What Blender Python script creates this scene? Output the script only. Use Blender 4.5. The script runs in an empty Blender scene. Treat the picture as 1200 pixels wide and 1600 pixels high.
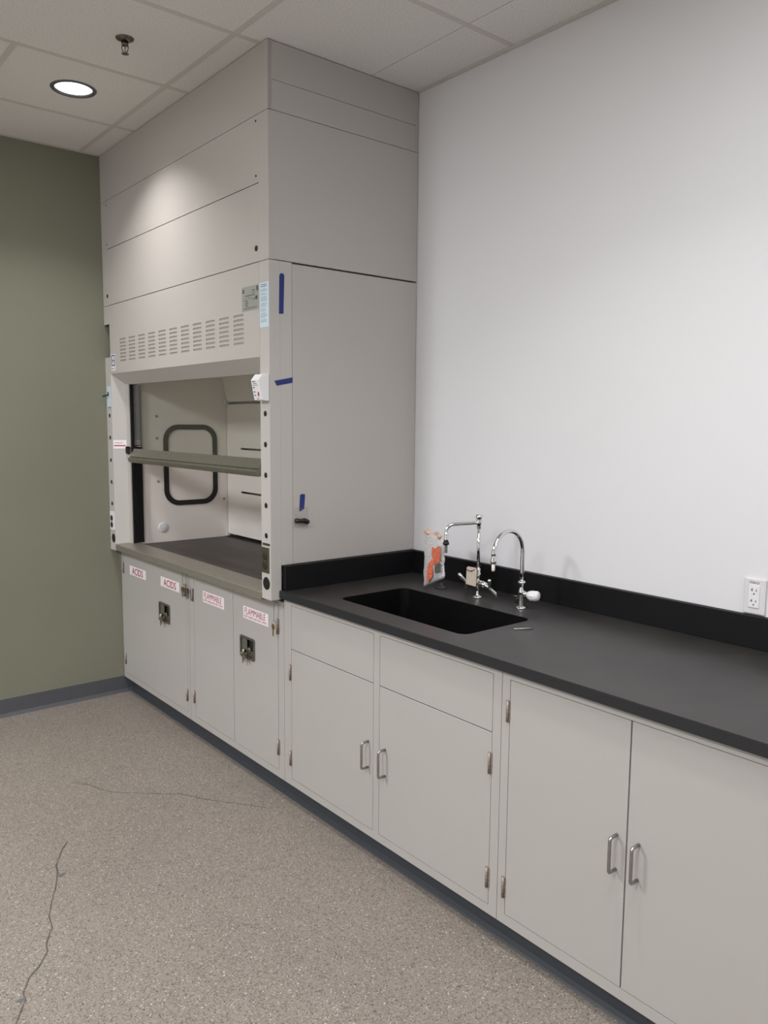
import bpy, bmesh, math, random
from mathutils import Vector, Matrix
PI = math.pi
random.seed(7)
S = bpy.context.scene
COL = S.collection

# ------------------------------------------------------------------ camera
F = Vector((0.63140378, 0.76730631, -0.11211731))
R = Vector((0.77275412, -0.63464897, 0.00847069))
U = Vector((0.06465552, 0.09198754, 0.99365887))
cd = bpy.data.cameras.new('camera')
cam = bpy.data.objects.new('camera', cd)
COL.objects.link(cam)
cd.sensor_fit = 'VERTICAL'; cd.sensor_height = 36.0; cd.sensor_width = 27.0
cd.lens = 1237.3573 / 1600 * 36.0
cd.clip_start = 0.02
m = Matrix((R, U, -F)).transposed().to_4x4()
m.translation = Vector((-2.4254, -2.7261, 1.5995))
cam.matrix_world = m
S.camera = cam

# ------------------------------------------------------------------ colour management and world
S.view_settings.view_transform = 'Standard'
S.view_settings.look = 'None'
S.view_settings.gamma = 1.0
S.view_settings.use_curve_mapping = False
S.view_settings.exposure = 0.0
w = bpy.data.worlds.new('world'); S.world = w; w.use_nodes = True
w.node_tree.nodes['Background'].inputs[0].default_value = (0.75, 0.85, 1.0, 1)
w.node_tree.nodes['Background'].inputs[1].default_value = 0.3

def sl(r, g, b):
    f = lambda c: (c/255/12.92) if c <= 10 else ((c/255+0.055)/1.055)**2.4
    return (f(r), f(g), f(b))

H = 3.035          # ceiling height
WY = 1.766         # green wall
XW, YS = -5.6, -6.2   # far left wall, wall behind the camera
LAMP_W = 7.5      # each downlight
PANEL_W = (17.0, 58.0, 36.0, 110.0)    # each unseen ceiling panel added for fill light
LAMP_C = (1.0, 0.955, 0.93)
PANEL_C = (0.975, 0.98, 1.0)
DOWN = [(-1.171, 0.955), (-1.171, -1.48), (-1.171, -3.92), (-3.61, 0.955), (-3.61, -1.48), (-3.61, -3.92)]
ADDED_PANELS = [(-1.485, -2.076), (-3.923, -2.076), (-1.485, -4.515), (-3.923, 0.362)]

def area_light(name, loc, power, color, sx, sy=None, spread=180, parent=None):
    l = bpy.data.lights.new(name, 'AREA')
    l.energy = power; l.color = color
    if sy is None: l.shape = 'DISK'; l.size = sx
    else: l.shape = 'RECTANGLE'; l.size = sx; l.size_y = sy
    l.spread = math.radians(spread)
    o = bpy.data.objects.new(name, l); COL.objects.link(o)
    if parent is not None:
        o.parent = parent; o.location = Vector(loc) - WL[parent.name]
    else: o.location = loc
    return o

# ------------------------------------------------------------------ materials
def mat(name, color, rough=0.5, metal=0.0, spec=0.5, noise=None, bump=None, coat=0.0, emit=None, trans=0.0, alpha=1.0):
    """noise=(scale, amount) tints the colour; bump=(scale, strength)"""
    mt = bpy.data.materials.new(name); mt.use_nodes = True
    nt = mt.node_tree; b = nt.nodes['Principled BSDF']
    c = sl(*color) if max(color) > 1.001 else color
    b.inputs['Base Color'].default_value = (*c, 1)
    b.inputs['Roughness'].default_value = rough
    b.inputs['Metallic'].default_value = metal
    b.inputs['Specular IOR Level'].default_value = spec
    b.inputs['Coat Weight'].default_value = coat
    b.inputs['Transmission Weight'].default_value = trans
    b.inputs['Alpha'].default_value = alpha
    tc = nt.nodes.new('ShaderNodeTexCoord')
    if noise:
        n = nt.nodes.new('ShaderNodeTexNoise'); n.inputs['Scale'].default_value = noise[0]; n.inputs['Detail'].default_value = 5
        nt.links.new(tc.outputs['Object'], n.inputs['Vector'])
        r = nt.nodes.new('ShaderNodeValToRGB')
        k = noise[1]
        r.color_ramp.elements[0].position = 0.3; r.color_ramp.elements[1].position = 0.7
        r.color_ramp.elements[0].color = (*[x*(1-k) for x in c], 1)
        r.color_ramp.elements[1].color = (*[min(1, x*(1+k)) for x in c], 1)
        nt.links.new(n.outputs['Fac'], r.inputs['Fac']); nt.links.new(r.outputs['Color'], b.inputs['Base Color'])
    if bump:
        n2 = nt.nodes.new('ShaderNodeTexNoise'); n2.inputs['Scale'].default_value = bump[0]; n2.inputs['Detail'].default_value = 3
        nt.links.new(tc.outputs['Object'], n2.inputs['Vector'])
        bp = nt.nodes.new('ShaderNodeBump'); bp.inputs['Strength'].default_value = bump[1]; bp.inputs['Distance'].default_value = 0.001
        nt.links.new(n2.outputs['Fac'], bp.inputs['Height']); nt.links.new(bp.outputs['Normal'], b.inputs['Normal'])
    if emit:
        b.inputs['Emission Color'].default_value = (*emit[0], 1); b.inputs['Emission Strength'].default_value = emit[1]
    return mt

M = {}
M['white_wall'] = mat('white_wall_paint', (220, 220, 223), 0.65, spec=0.35, noise=(1.4, 0.012), bump=(260, 0.10))
M['green'] = mat('green_wall_paint', (125, 126, 110), 0.55, spec=0.4, noise=(1.8, 0.03), bump=(260, 0.12))
M['room'] = mat('room_wall_paint', (222, 221, 219), 0.8)
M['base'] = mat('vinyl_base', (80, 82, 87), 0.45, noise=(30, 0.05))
M['toe'] = mat('vinyl_base_shaded', (52, 57, 64), 0.45, noise=(30, 0.05))  # same vinyl, with the shadow under the cabinets put into its colour
M['tbar'] = mat('ceiling_grid_paint', (203, 199, 195), 0.6)
M['hood'] = mat('hood_powder_coat', (182, 178, 174), 0.42, spec=0.45, noise=(2.2, 0.010), bump=(420, 0.10))
M['hoodpost'] = mat('hood_post_powder_coat', (185, 182, 178), 0.40, spec=0.45, bump=(420, 0.10))
M['liner'] = mat('hood_liner_panel', (240, 233, 228), 0.5, noise=(3, 0.012))
M['cab'] = mat('cabinet_paint', (174, 171, 168), 0.40, spec=0.45, noise=(2.5, 0.008), bump=(380, 0.08))
M['gapshade_plinth'] = mat('door_gap_shade_and_plinth', (60, 58, 55), 0.8)  # dark tone standing for shade in the door gaps; plinth too
M['black'] = mat('black_plastic', (16, 16, 17), 0.45)
M['rubber'] = mat('black_rubber_gasket', (22, 24, 24), 0.5)
M['hoodcap'] = mat('grey_screw_cap', (150, 144, 138), 0.5)
M['greyreflection'] = mat('grey_reflection', (62, 66, 70), 0.35)
M['slotback'] = mat('vent_backing_grey', (158, 150, 144), 0.6)  # backing behind the vent slots, darker than the hood coat
M['track'] = mat('sash_track_black', (15, 15, 17), 0.55, spec=0.3)
M['dark'] = mat('dark_slot', (26, 24, 23), 0.7)
M['shadowgap'] = mat('panel_gap_shade', (50, 47, 44), 0.8)  # dark colour standing for the shade inside panel joints
M['steel'] = mat('brushed_steel', (168, 166, 162), 0.33, metal=1.0, noise=(60, 0.08))
M['hinge'] = mat('satin_nickel_hinge', (150, 138, 129), 0.45, metal=0.45, noise=(90, 0.15))
M['pewter'] = mat('dark_pewter_lock', (116, 112, 104), 0.38, metal=0.6, noise=(70, 0.15))
M['paddle'] = mat('lock_paddle', (120, 124, 112), 0.45, metal=0.6)
M['sashmetal'] = mat('stainless_sash_handle', (140, 137, 126), 0.34, metal=0.75, noise=(40, 0.06))
M['airfoil'] = mat('airfoil_metal', (152, 147, 137), 0.42, metal=0.6, noise=(50, 0.05))
M['chrome'] = mat('polished_chrome', (226, 226, 226), 0.06, metal=1.0)
M['brass'] = mat('worn_brass', (176, 150, 108), 0.35, metal=1.0)
M['nickelkey'] = mat('nickel_key', (190, 184, 172), 0.3, metal=1.0)
M['tape'] = mat('blue_masking_tape', (22, 44, 112), 0.6, noise=(120, 0.2), bump=(300, 0.3))
M['whiteplastic'] = mat('white_plastic', (226, 226, 228), 0.35)
M['outlet'] = mat('outlet_plastic', (214, 212, 214), 0.35)
M['greysticker'] = mat('silver_sticker', (150, 152, 146), 0.4)
M['bluesticker'] = mat('pale_blue_sticker', (196, 214, 226), 0.5)
M['whitelabel'] = mat('white_label_paper', (236, 230, 232), 0.5)
M['red'] = mat('red_ink', (160, 28, 50), 0.6)
M['ink'] = mat('grey_ink', (70, 72, 72), 0.6)
M['blueink'] = mat('blue_ink', (40, 74, 110), 0.6)
M['olive'] = mat('olive_metal_plate', (96, 98, 78), 0.35, metal=0.7)
M['brownplug'] = mat('brown_receptacle', (44, 34, 32), 0.5)
M['tag'] = mat('beige_card_tag', (196, 182, 168), 0.7, noise=(60, 0.04))
M['string'] = mat('brown_string', (80, 48, 36), 0.9)
M['red_led'] = mat('red_lamp_lens', (150, 40, 60), 0.3)
M['crack'] = mat('floor_crack_filler', (76, 73, 67), 0.7, noise=(40, 0.15))
M['chip'] = mat('floor_chip_patch', (92, 94, 94), 0.5)
M['trimring'] = mat('downlight_trim', (112, 112, 116), 0.3, metal=0.6)
M['lens'] = mat('lit_lens', (255, 255, 255), 0.5, emit=((1, 0.98, 0.98), 3.0))
M['sprk'] = mat('sprinkler_metal', (110, 108, 102), 0.3, metal=1.0)
M['bulb'] = mat('sprinkler_bulb', (170, 90, 70), 0.2)
M['galv'] = mat('galvanised_metal', (120, 124, 120), 0.45, metal=0.8, noise=(35, 0.2))
M['whitetip'] = mat('white_hose_tip', (220, 214, 208), 0.4)
M['greenidx'] = mat('green_index_button', (20, 120, 84), 0.4)
M['brownpaper'] = mat('orange_brown_wrap', (206, 172, 152), 0.6, noise=(45, 0.25))

def epoxy(name, base, dust, rough, sc=2.2, spec=0.5):
    mt = bpy.data.materials.new(name); mt.use_nodes = True
    nt = mt.node_tree; b = nt.nodes['Principled BSDF']
    tc = nt.nodes.new('ShaderNodeTexCoord')
    b.inputs['Specular IOR Level'].default_value = spec
    n = nt.nodes.new('ShaderNodeTexNoise'); n.inputs['Scale'].default_value = sc; n.inputs['Detail'].default_value = 8; n.inputs['Roughness'].default_value = 0.65
    nt.links.new(tc.outputs['Object'], n.inputs['Vector'])
    r = nt.nodes.new('ShaderNodeValToRGB')
    r.color_ramp.elements[0].position = 0.3; r.color_ramp.elements[1].position = 0.75
    r.color_ramp.elements[0].color = (*sl(*base), 1); r.color_ramp.elements[1].color = (*sl(*dust), 1)
    nt.links.new(n.outputs['Fac'], r.inputs['Fac']); nt.links.new(r.outputs['Color'], b.inputs['Base Color'])
    n2 = nt.nodes.new('ShaderNodeTexNoise'); n2.inputs['Scale'].default_value = 9; n2.inputs['Detail'].default_value = 6
    nt.links.new(tc.outputs['Object'], n2.inputs['Vector'])
    mr = nt.nodes.new('ShaderNodeMapRange'); mr.inputs['To Min'].default_value = rough-0.05; mr.inputs['To Max'].default_value = rough+0.07
    nt.links.new(n2.outputs['Fac'], mr.inputs['Value']); nt.links.new(mr.outputs['Result'], b.inputs['Roughness'])
    n3 = nt.nodes.new('ShaderNodeTexNoise'); n3.inputs['Scale'].default_value = 500
    nt.links.new(tc.outputs['Object'], n3.inputs['Vector'])
    bp = nt.nodes.new('ShaderNodeBump'); bp.inputs['Strength'].default_value = 0.12; bp.inputs['Distance'].default_value = 0.0005
    nt.links.new(n3.outputs['Fac'], bp.inputs['Height']); nt.links.new(bp.outputs['Normal'], b.inputs['Normal'])
    return mt
M['epoxy'] = epoxy('black_epoxy_worktop', (34, 32, 32), (56, 53, 52), 0.40)
M['epoxyside'] = epoxy('black_epoxy_edge', (11, 12, 15), (16, 17, 20), 0.5, spec=0.22)
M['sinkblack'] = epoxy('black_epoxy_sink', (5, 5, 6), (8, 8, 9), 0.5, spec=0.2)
M['frontedge'] = epoxy('black_epoxy_front_edge', (22, 24, 29), (30, 32, 37), 0.5)
M['hoodtop'] = epoxy('hood_epoxy_surface', (50, 44, 43), (62, 56, 54), 0.45)

def floor_mat():
    mt = bpy.data.materials.new('quartz_epoxy_floor'); mt.use_nodes = True
    nt = mt.node_tree; L = nt.links; b = nt.nodes['Principled BSDF']
    tc = nt.nodes.new('ShaderNodeTexCoord')
    def vor(scale):
        v = nt.nodes.new('ShaderNodeTexVoronoi'); v.inputs['Scale'].default_value = scale
        L.new(tc.outputs['Object'], v.inputs['Vector'])
        s = nt.nodes.new('ShaderNodeSeparateColor'); L.new(v.outputs['Color'], s.inputs['Color'])
        return v, s
    v1, s1 = vor(300)
    r1 = nt.nodes.new('ShaderNodeValToRGB'); cr = r1.color_ramp; cr.interpolation = 'CONSTANT'
    stops = [(0.0, (88, 82, 76)), (0.06, (117, 110, 104)), (0.26, (133, 126, 119)), (0.62, (141, 134, 127)), (0.90, (155, 148, 141)), (0.985, (196, 191, 185))]
    cr.elements[0].position = 0; cr.elements[0].color = (*sl(*stops[0][1]), 1)
    cr.elements[1].position = stops[1][0]; cr.elements[1].color = (*sl(*stops[1][1]), 1)
    for p, c in stops[2:]:
        e = cr.elements.new(p); e.color = (*sl(*c), 1)
    L.new(s1.outputs[0], r1.inputs['Fac'])
    n = nt.nodes.new('ShaderNodeTexNoise'); n.inputs['Scale'].default_value = 1.6; n.inputs['Detail'].default_value = 6; n.inputs['Roughness'].default_value = 0.6
    L.new(tc.outputs['Object'], n.inputs['Vector'])
    rr = nt.nodes.new('ShaderNodeValToRGB')
    rr.color_ramp.elements[0].position = 0.3; rr.color_ramp.elements[0].color = (0.88, 0.86, 0.84, 1)
    rr.color_ramp.elements[1].position = 0.72; rr.color_ramp.elements[1].color = (1.0, 0.985, 0.965, 1)
    L.new(n.outputs['Fac'], rr.inputs['Fac'])
    mx = nt.nodes.new('ShaderNodeMix'); mx.data_type = 'RGBA'; mx.blend_type = 'MULTIPLY'; mx.inputs[0].default_value = 1
    L.new(r1.outputs['Color'], mx.inputs[6]); L.new(rr.outputs['Color'], mx.inputs[7])
    L.new(mx.outputs[2], b.inputs['Base Color'])
    b.inputs['Roughness'].default_value = 0.5; b.inputs['Specular IOR Level'].default_value = 0.35
    bp = nt.nodes.new('ShaderNodeBump'); bp.inputs['Strength'].default_value = 0.25; bp.inputs['Distance'].default_value = 0.0008
    L.new(v1.outputs['Distance'], bp.inputs['Height']); L.new(bp.outputs['Normal'], b.inputs['Normal'])
    return mt
M['floor'] = floor_mat()

def tile_mat():
    mt = bpy.data.materials.new('mineral_fibre_tile'); mt.use_nodes = True
    nt = mt.node_tree; L = nt.links; b = nt.nodes['Principled BSDF']
    tc = nt.nodes.new('ShaderNodeTexCoord')
    n = nt.nodes.new('ShaderNodeTexNoise'); n.inputs['Scale'].default_value = 180; n.inputs['Detail'].default_value = 4
    L.new(tc.outputs['Object'], n.inputs['Vector'])
    r = nt.nodes.new('ShaderNodeValToRGB')
    r.color_ramp.elements[0].position = 0.32; r.color_ramp.elements[0].color = (*sl(206, 204, 201), 1)
    r.color_ramp.elements[1].position = 0.55; r.color_ramp.elements[1].color = (*sl(228, 226, 223), 1)
    L.new(n.outputs['Fac'], r.inputs['Fac']); L.new(r.outputs['Color'], b.inputs['Base Color'])
    b.inputs['Roughness'].default_value = 0.9
    bp = nt.nodes.new('ShaderNodeBump'); bp.inputs['Strength'].default_value = 0.3; bp.inputs['Distance'].default_value = 0.001
    L.new(n.outputs['Fac'], bp.inputs['Height']); L.new(bp.outputs['Normal'], b.inputs['Normal'])
    return mt
M['tile'] = tile_mat()

def glass_mat(name, tint, ior=1.5, rough=0.02):
    mt = bpy.data.materials.new(name); mt.use_nodes = True
    nt = mt.node_tree; L = nt.links
    for n in list(nt.nodes):
        if n.type != 'OUTPUT_MATERIAL': nt.nodes.remove(n)
    out = [n for n in nt.nodes if n.type == 'OUTPUT_MATERIAL'][0]
    t = nt.nodes.new('ShaderNodeBsdfTransparent'); t.inputs[0].default_value = (*tint, 1)
    g = nt.nodes.new('ShaderNodeBsdfGlossy'); g.inputs['Roughness'].default_value = rough
    lw = nt.nodes.new('ShaderNodeLayerWeight'); lw.inputs['Blend'].default_value = 0.5
    pw = nt.nodes.new('ShaderNodeMath'); pw.operation = 'POWER'; pw.inputs[1].default_value = 5; L.new(lw.outputs['Facing'], pw.inputs[0])
    f = nt.nodes.new('ShaderNodeMath'); f.operation = 'MULTIPLY_ADD'; f.inputs[1].default_value = 0.94; f.inputs[2].default_value = 0.045; L.new(pw.outputs[0], f.inputs[0])
    x = nt.nodes.new('ShaderNodeMixShader')
    L.new(f.outputs[0], x.inputs[0]); L.new(t.outputs[0], x.inputs[1]); L.new(g.outputs[0], x.inputs[2]); L.new(x.outputs[0], out.inputs[0])
    return mt
M['glass'] = glass_mat('sash_safety_glass', (0.93, 0.94, 0.92), 1.55)

def wrap_mat():
    mt = mat('bubble_wrap', (230, 229, 230), 0.3, trans=0.0)
    nt = mt.node_tree; b = nt.nodes['Principled BSDF']; L = nt.links
    tc = nt.nodes.new('ShaderNodeTexCoord')
    v = nt.nodes.new('ShaderNodeTexVoronoi'); v.inputs['Scale'].default_value = 130
    L.new(tc.outputs['Object'], v.inputs['Vector'])
    bp = nt.nodes.new('ShaderNodeBump'); bp.inputs['Strength'].default_value = 0.9; bp.inputs['Distance'].default_value = 0.004
    L.new(v.outputs['Distance'], bp.inputs['Height']); L.new(bp.outputs['Normal'], b.inputs['Normal'])
    b.inputs['Alpha'].default_value = 0.72
    return mt
M['wrap'] = wrap_mat()
M['orange'] = mat('orange_printed_sheet', (226, 118, 88), 0.6, noise=(140, 0.35))
M['greyfilm'] = mat('grey_metal_part', (96, 98, 90), 0.5, noise=(60, 0.2))
def film_mat():
    mt = mat('clear_plastic_bag', (200, 196, 192), 0.2); mt.node_tree.nodes['Principled BSDF'].inputs['Alpha'].default_value = 0.13
    return mt
M['film'] = film_mat()

# ------------------------------------------------------------------ mesh building
class MB:
    def __init__(s): s.bm = bmesh.new(); s.mats = []
    def mi(s, m):
        m = M[m] if isinstance(m, str) else m
        if m not in s.mats: s.mats.append(m)
        return s.mats.index(m)
    def merge(s, t, m, smooth=False, matrix=None):
        i = s.mi(m)
        if matrix is not None: bmesh.ops.transform(t, matrix=matrix, verts=t.verts)
        vm = {v: s.bm.verts.new(v.co) for v in t.verts}
        for f in t.faces:
            try: g = s.bm.faces.new([vm[v] for v in f.verts])
            except ValueError: continue
            g.material_index = i; g.smooth = smooth
        t.free(); return s
    def box(s, m, x0, x1, y0, y1, z0, z1, bev=0.0, seg=2, matrix=None):
        t = bmesh.new()
        x0, x1 = sorted((x0, x1)); y0, y1 = sorted((y0, y1)); z0, z1 = sorted((z0, z1))
        bmesh.ops.create_cube(t, size=1)
        for v in t.verts:
            v.co = Vector((x0 if v.co.x < 0 else x1, y0 if v.co.y < 0 else y1, z0 if v.co.z < 0 else z1))
        if bev: bmesh.ops.bevel(t, geom=t.edges[:], offset=bev, segments=seg, profile=0.5, affect='EDGES')
        return s.merge(t, m, False, matrix)
    def prism(s, m, pts, axis, a, b, bev=0.0, matrix=None, smooth=False):
        """pts 2D in the plane orthogonal to axis (cyclic order of remaining axes x<y<z), from a to b"""
        t = bmesh.new()
        def P(u, v, c):
            return Vector({'x': (c, u, v), 'y': (u, c, v), 'z': (u, v, c)}[axis])
        A = [t.verts.new(P(u, v, a)) for u, v in pts]; B = [t.verts.new(P(u, v, b)) for u, v in pts]
        n = len(pts)
        t.faces.new(A); t.faces.new(B[::-1])
        for i in range(n): t.faces.new((A[i], B[i], B[(i+1) % n], A[(i+1) % n]))
        bmesh.ops.recalc_face_normals(t, faces=t.faces)
        if bev: bmesh.ops.bevel(t, geom=t.edges[:], offset=bev, segments=2, profile=0.5, affect='EDGES')
        return s.merge(t, m, smooth, matrix)
    def plate(s, m, outer, holes, axis, a, b, matrix=None):
        """flat plate with holes"""
        t = bmesh.new()
        def P(u, v, c):
            return Vector({'x': (c, u, v), 'y': (u, c, v), 'z': (u, v, c)}[axis])
        ed = []
        for loop in [outer] + holes:
            vs = [t.verts.new(P(u, v, a)) for u, v in loop]
            for i in range(len(vs)): ed.append(t.edges.new((vs[i], vs[(i+1) % len(vs)])))
        bmesh.ops.triangle_fill(t, use_beauty=True, use_dissolve=False, edges=ed)
        r = bmesh.ops.extrude_face_region(t, geom=t.faces[:])
        d = P(0, 0, b) - P(0, 0, a)
        for v in [g for g in r['geom'] if isinstance(g, bmesh.types.BMVert)]: v.co += d
        bmesh.ops.recalc_face_normals(t, faces=t.faces)
        return s.merge(t, m, False, matrix)
    def lathe(s, m, prof, o, axis=(0, 0, 1), n=24, smooth=True):
        """prof [(r, h)] revolved about axis through o"""
        t = bmesh.new(); ax = Vector(axis).normalized()
        q = Vector((0, 0, 1)).rotation_difference(ax).to_matrix()
        rings = []
        for r, h in prof:
            if r < 1e-6: rings.append([t.verts.new(q @ Vector((0, 0, h)) + Vector(o))]); continue
            rings.append([t.verts.new(q @ Vector((r*math.cos(2*PI*k/n), r*math.sin(2*PI*k/n), h)) + Vector(o)) for k in range(n)])
        for A, B in zip(rings, rings[1:]):
            for k in range(n):
                l = [A[k % len(A)], A[(k+1) % len(A)], B[(k+1) % len(B)], B[k % len(B)]]
                l2 = []
                for v in l:
                    if v not in l2: l2.append(v)
                if len(l2) >= 3:
                    try: t.faces.new(l2)
                    except ValueError: pass
        if len(rings[0]) > 2 and len(rings[-1]) > 2:
            A, B = rings[-1], rings[0]
            for k in range(n): t.faces.new((A[k], A[(k+1) % n], B[(k+1) % n], B[k]))
        else:
          for Rg in (rings[0], rings[-1]):
            if len(Rg) > 2:
                try: t.faces.new(Rg)
                except ValueError: pass
        bmesh.ops.recalc_face_normals(t, faces=t.faces)
        return s.merge(t, m, smooth)
    def tube(s, m, path, r, n=12, closed=False, smooth=True):
        t = bmesh.new(); P = [Vector(p) for p in path]; N = len(P)
        rs = r if isinstance(r, (list, tuple)) else [r]*N
        rings = []; prev = None
        for i in range(N):
            if closed: d = (P[(i+1) % N] - P[i-1]).normalized()
            else: d = (P[min(i+1, N-1)] - P[max(i-1, 0)]).normalized()
            if prev is None:
                a = Vector((0, 0, 1)) if abs(d.z) < 0.9 else Vector((1, 0, 0))
                u = d.cross(a).normalized()
            else: u = (prev - d*prev.dot(d)).normalized()
            prev = u; v = d.cross(u)
            rings.append([t.verts.new(P[i] + rs[i]*(u*math.cos(2*PI*k/n) + v*math.sin(2*PI*k/n))) for k in range(n)])
        cnt = N if closed else N-1
        for i in range(cnt):
            A, B = rings[i], rings[(i+1) % N]
            for k in range(n): t.faces.new((A[k], A[(k+1) % n], B[(k+1) % n], B[k]))
        if not closed: t.faces.new(rings[0][::-1]); t.faces.new(rings[-1])
        bmesh.ops.recalc_face_normals(t, faces=t.faces)
        return s.merge(t, m, smooth)
    def text(s, m, body, o, u, v, height, width=None, depth=0.0002, bold=0.0):
        """letters as mesh at o, reading along u, up v; cap height"""
        u = Vector(u).normalized(); v = Vector(v).normalized(); nrm = u.cross(v)
        cu = bpy.data.curves.new('tmp', 'FONT'); cu.body = body; cu.size = 1; cu.extrude = 0.0; cu.align_x = 'LEFT'; cu.resolution_u = 3; cu.offset = bold
        ob = bpy.data.objects.new('tmp', cu); COL.objects.link(ob)
        dg = bpy.context.evaluated_depsgraph_get(); dg.update()
        me = bpy.data.meshes.new_from_object(ob.evaluated_get(dg))
        xs = [q.co.x for q in me.vertices]; ys = [q.co.y for q in me.vertices]
        t = bmesh.new(); t.from_mesh(me)
        x0, x1, y0, y1 = min(xs), max(xs), 0.0, max(ys)
        sx = sy = height/(y1-y0)
        if width: sx = width/(x1-x0)
        for q in t.verts:
            a = (q.co.x-x0)*sx; b = (q.co.y-y0)*sy
            q.co = Vector(o) + u*a + v*b + nrm*depth
        bpy.data.objects.remove(ob); bpy.data.meshes.remove(me); bpy.data.curves.remove(cu)
        return s.merge(t, m)
    def build(s, name, parent=None, shade=False):
        me = bpy.data.meshes.new(name)
        cs = [v.co for v in s.bm.verts]
        lo = Vector([min(c[i] for c in cs) for i in range(3)]); hi = Vector([max(c[i] for c in cs) for i in range(3)])
        c = (lo+hi)/2
        if parent is None: c.z = lo.z
        bmesh.ops.translate(s.bm, vec=-c, verts=s.bm.verts)
        s.bm.to_mesh(me); s.bm.free()
        for mm in s.mats: me.materials.append(mm)
        o = bpy.data.objects.new(name, me); COL.objects.link(o)
        WL[o.name] = c.copy()
        if parent is not None:
            o.parent = parent; o.location = c - WL[parent.name]
        else: o.location = c
        return o
WL = {}
def empty(name, loc, label, cat, group=None):
    o = bpy.data.objects.new(name, None); COL.objects.link(o); o.location = loc; o.empty_display_size = 0.05
    WL[o.name] = Vector(loc)
    return tag(o, label, cat, group)
def tag(o, label, cat, group=None):
    o['label'] = label; o['category'] = cat
    if group: o['group'] = group
    return o
def structure(o): o['kind'] = 'structure'; return o
def lab(o, l): o['label'] = l; return o

def rrect(u0, u1, v0, v1, r, n=6):
    pts = []
    for cu, cv, a0 in ((u1-r, v1-r, 0), (u0+r, v1-r, PI/2), (u0+r, v0+r, PI), (u1-r, v0+r, 1.5*PI)):
        for k in range(n+1):
            a = a0 + PI/2*k/n; pts.append((cu+r*math.cos(a), cv+r*math.sin(a)))
    return pts
def rect(u0, u1, v0, v1): return [(u0, v0), (u1, v0), (u1, v1), (u0, v1)]
def circ(cu, cv, r, n=16): return [(cu+r*math.cos(2*PI*k/n), cv+r*math.sin(2*PI*k/n)) for k in range(n)]
LY = (0, -1, 0); UZ = (0, 0, 1)      # reading direction on the cabinet fronts (facing -x), up

# ================================================================== THE ROOM
fl = structure(MB().box('floor', XW-0.1, 0.1, YS-0.1, WY+0.1, -0.1, 0).build('floor'))
structure(MB().box('white_wall', 0, 0.12, YS-0.12, WY+0.12, 0, H+0.1).build('wall_right'))
structure(MB().box('green', XW-0.12, 0, WY, WY+0.12, 0, H+0.1).build('wall_back'))
structure(MB().box('room', XW-0.12, XW, YS-0.12, WY, 0, H+0.1).build('wall_left'))
structure(MB().box('room', XW, 0, YS-0.12, YS, 0, H+0.1).build('wall_front'))

# ceiling: lay-in tiles; slots between them are covered by the grid, scored joints stay open
XG = -0.8755
ys_lines = [0.0575 + 0.6096*k for k in range(-10, 3)]           # x-running bars
score = 0.0016
c = MB()
c.box('tile', XW, 0, YS, WY, H+0.022, H+0.1)
rows = []
yy = [YS] + [y for y in ys_lines if YS < y < WY] + [WY]
tbars_y = []                                                      # short cross bars along y
for a, b in zip(yy, yy[1:]):
    xs = [0.0, XG]; x = XG
    while x > XW: x -= 1.2192; xs.append(max(x, XW))
    if a < 0.96 < b: xs.insert(2, XG-0.6096)                      # the square tile that carries the downlight
    bars = xs[1:-1]
    for xa, xb in zip(xs, xs[1:]):
        pieces = [(xb, xa)]
        if xa > -0.01: mid = XG+0.6096; pieces = [(xb, mid), (mid, xa)]
        for p, q in pieces:
            holes = []
            for (dx, dy) in DOWN:
                if p < dx < q and a < dy < b: holes.append(circ(dx, dy, 0.086, 32))
            o_ = rect(p+score, q-score, a+score, b-score)
            c.plate('tile', o_, holes, 'z', H, H+0.019)
    tbars_y.append((a, b, bars))
structure(c.build('ceiling'))
g = MB()
for y in ys_lines:
    if YS < y < WY: g.box('tbar', XW, 0, y-0.012, y+0.012, H-0.0015, H+0.012, 0.0004, 1)
for a, b, bars in tbars_y:
    for x in bars: g.box('tbar', x-0.012, x+0.012, a+0.0121, b-0.0121, H-0.0012, H+0.012)
structure(g.build('trim_1'))
g = MB()                                                          # wall angle
g.box('tbar', -0.022, -0.0005, YS, -0.004, H-0.004, H-0.001); g.box('tbar', XW, -0.775, WY-0.018, WY-0.0005, H-0.004, H-0.001)
structure(g.build('trim_2'))

# vinyl bases
b = MB()
prof = [(WY-0.0005, 0), (WY-0.0005, 0.097), (WY-0.004, 0.097), (WY-0.006, 0.02), (WY-0.012, 0.006), (WY-0.016, 0.0)]
b.prism('base', prof, 'x', XW, -0.640)
structure(b.build('baseboard_back'))
b = MB()
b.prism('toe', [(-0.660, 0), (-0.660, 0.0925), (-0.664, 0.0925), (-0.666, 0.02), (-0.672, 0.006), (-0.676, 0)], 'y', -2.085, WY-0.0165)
structure(b.build('trim_3'))

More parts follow.
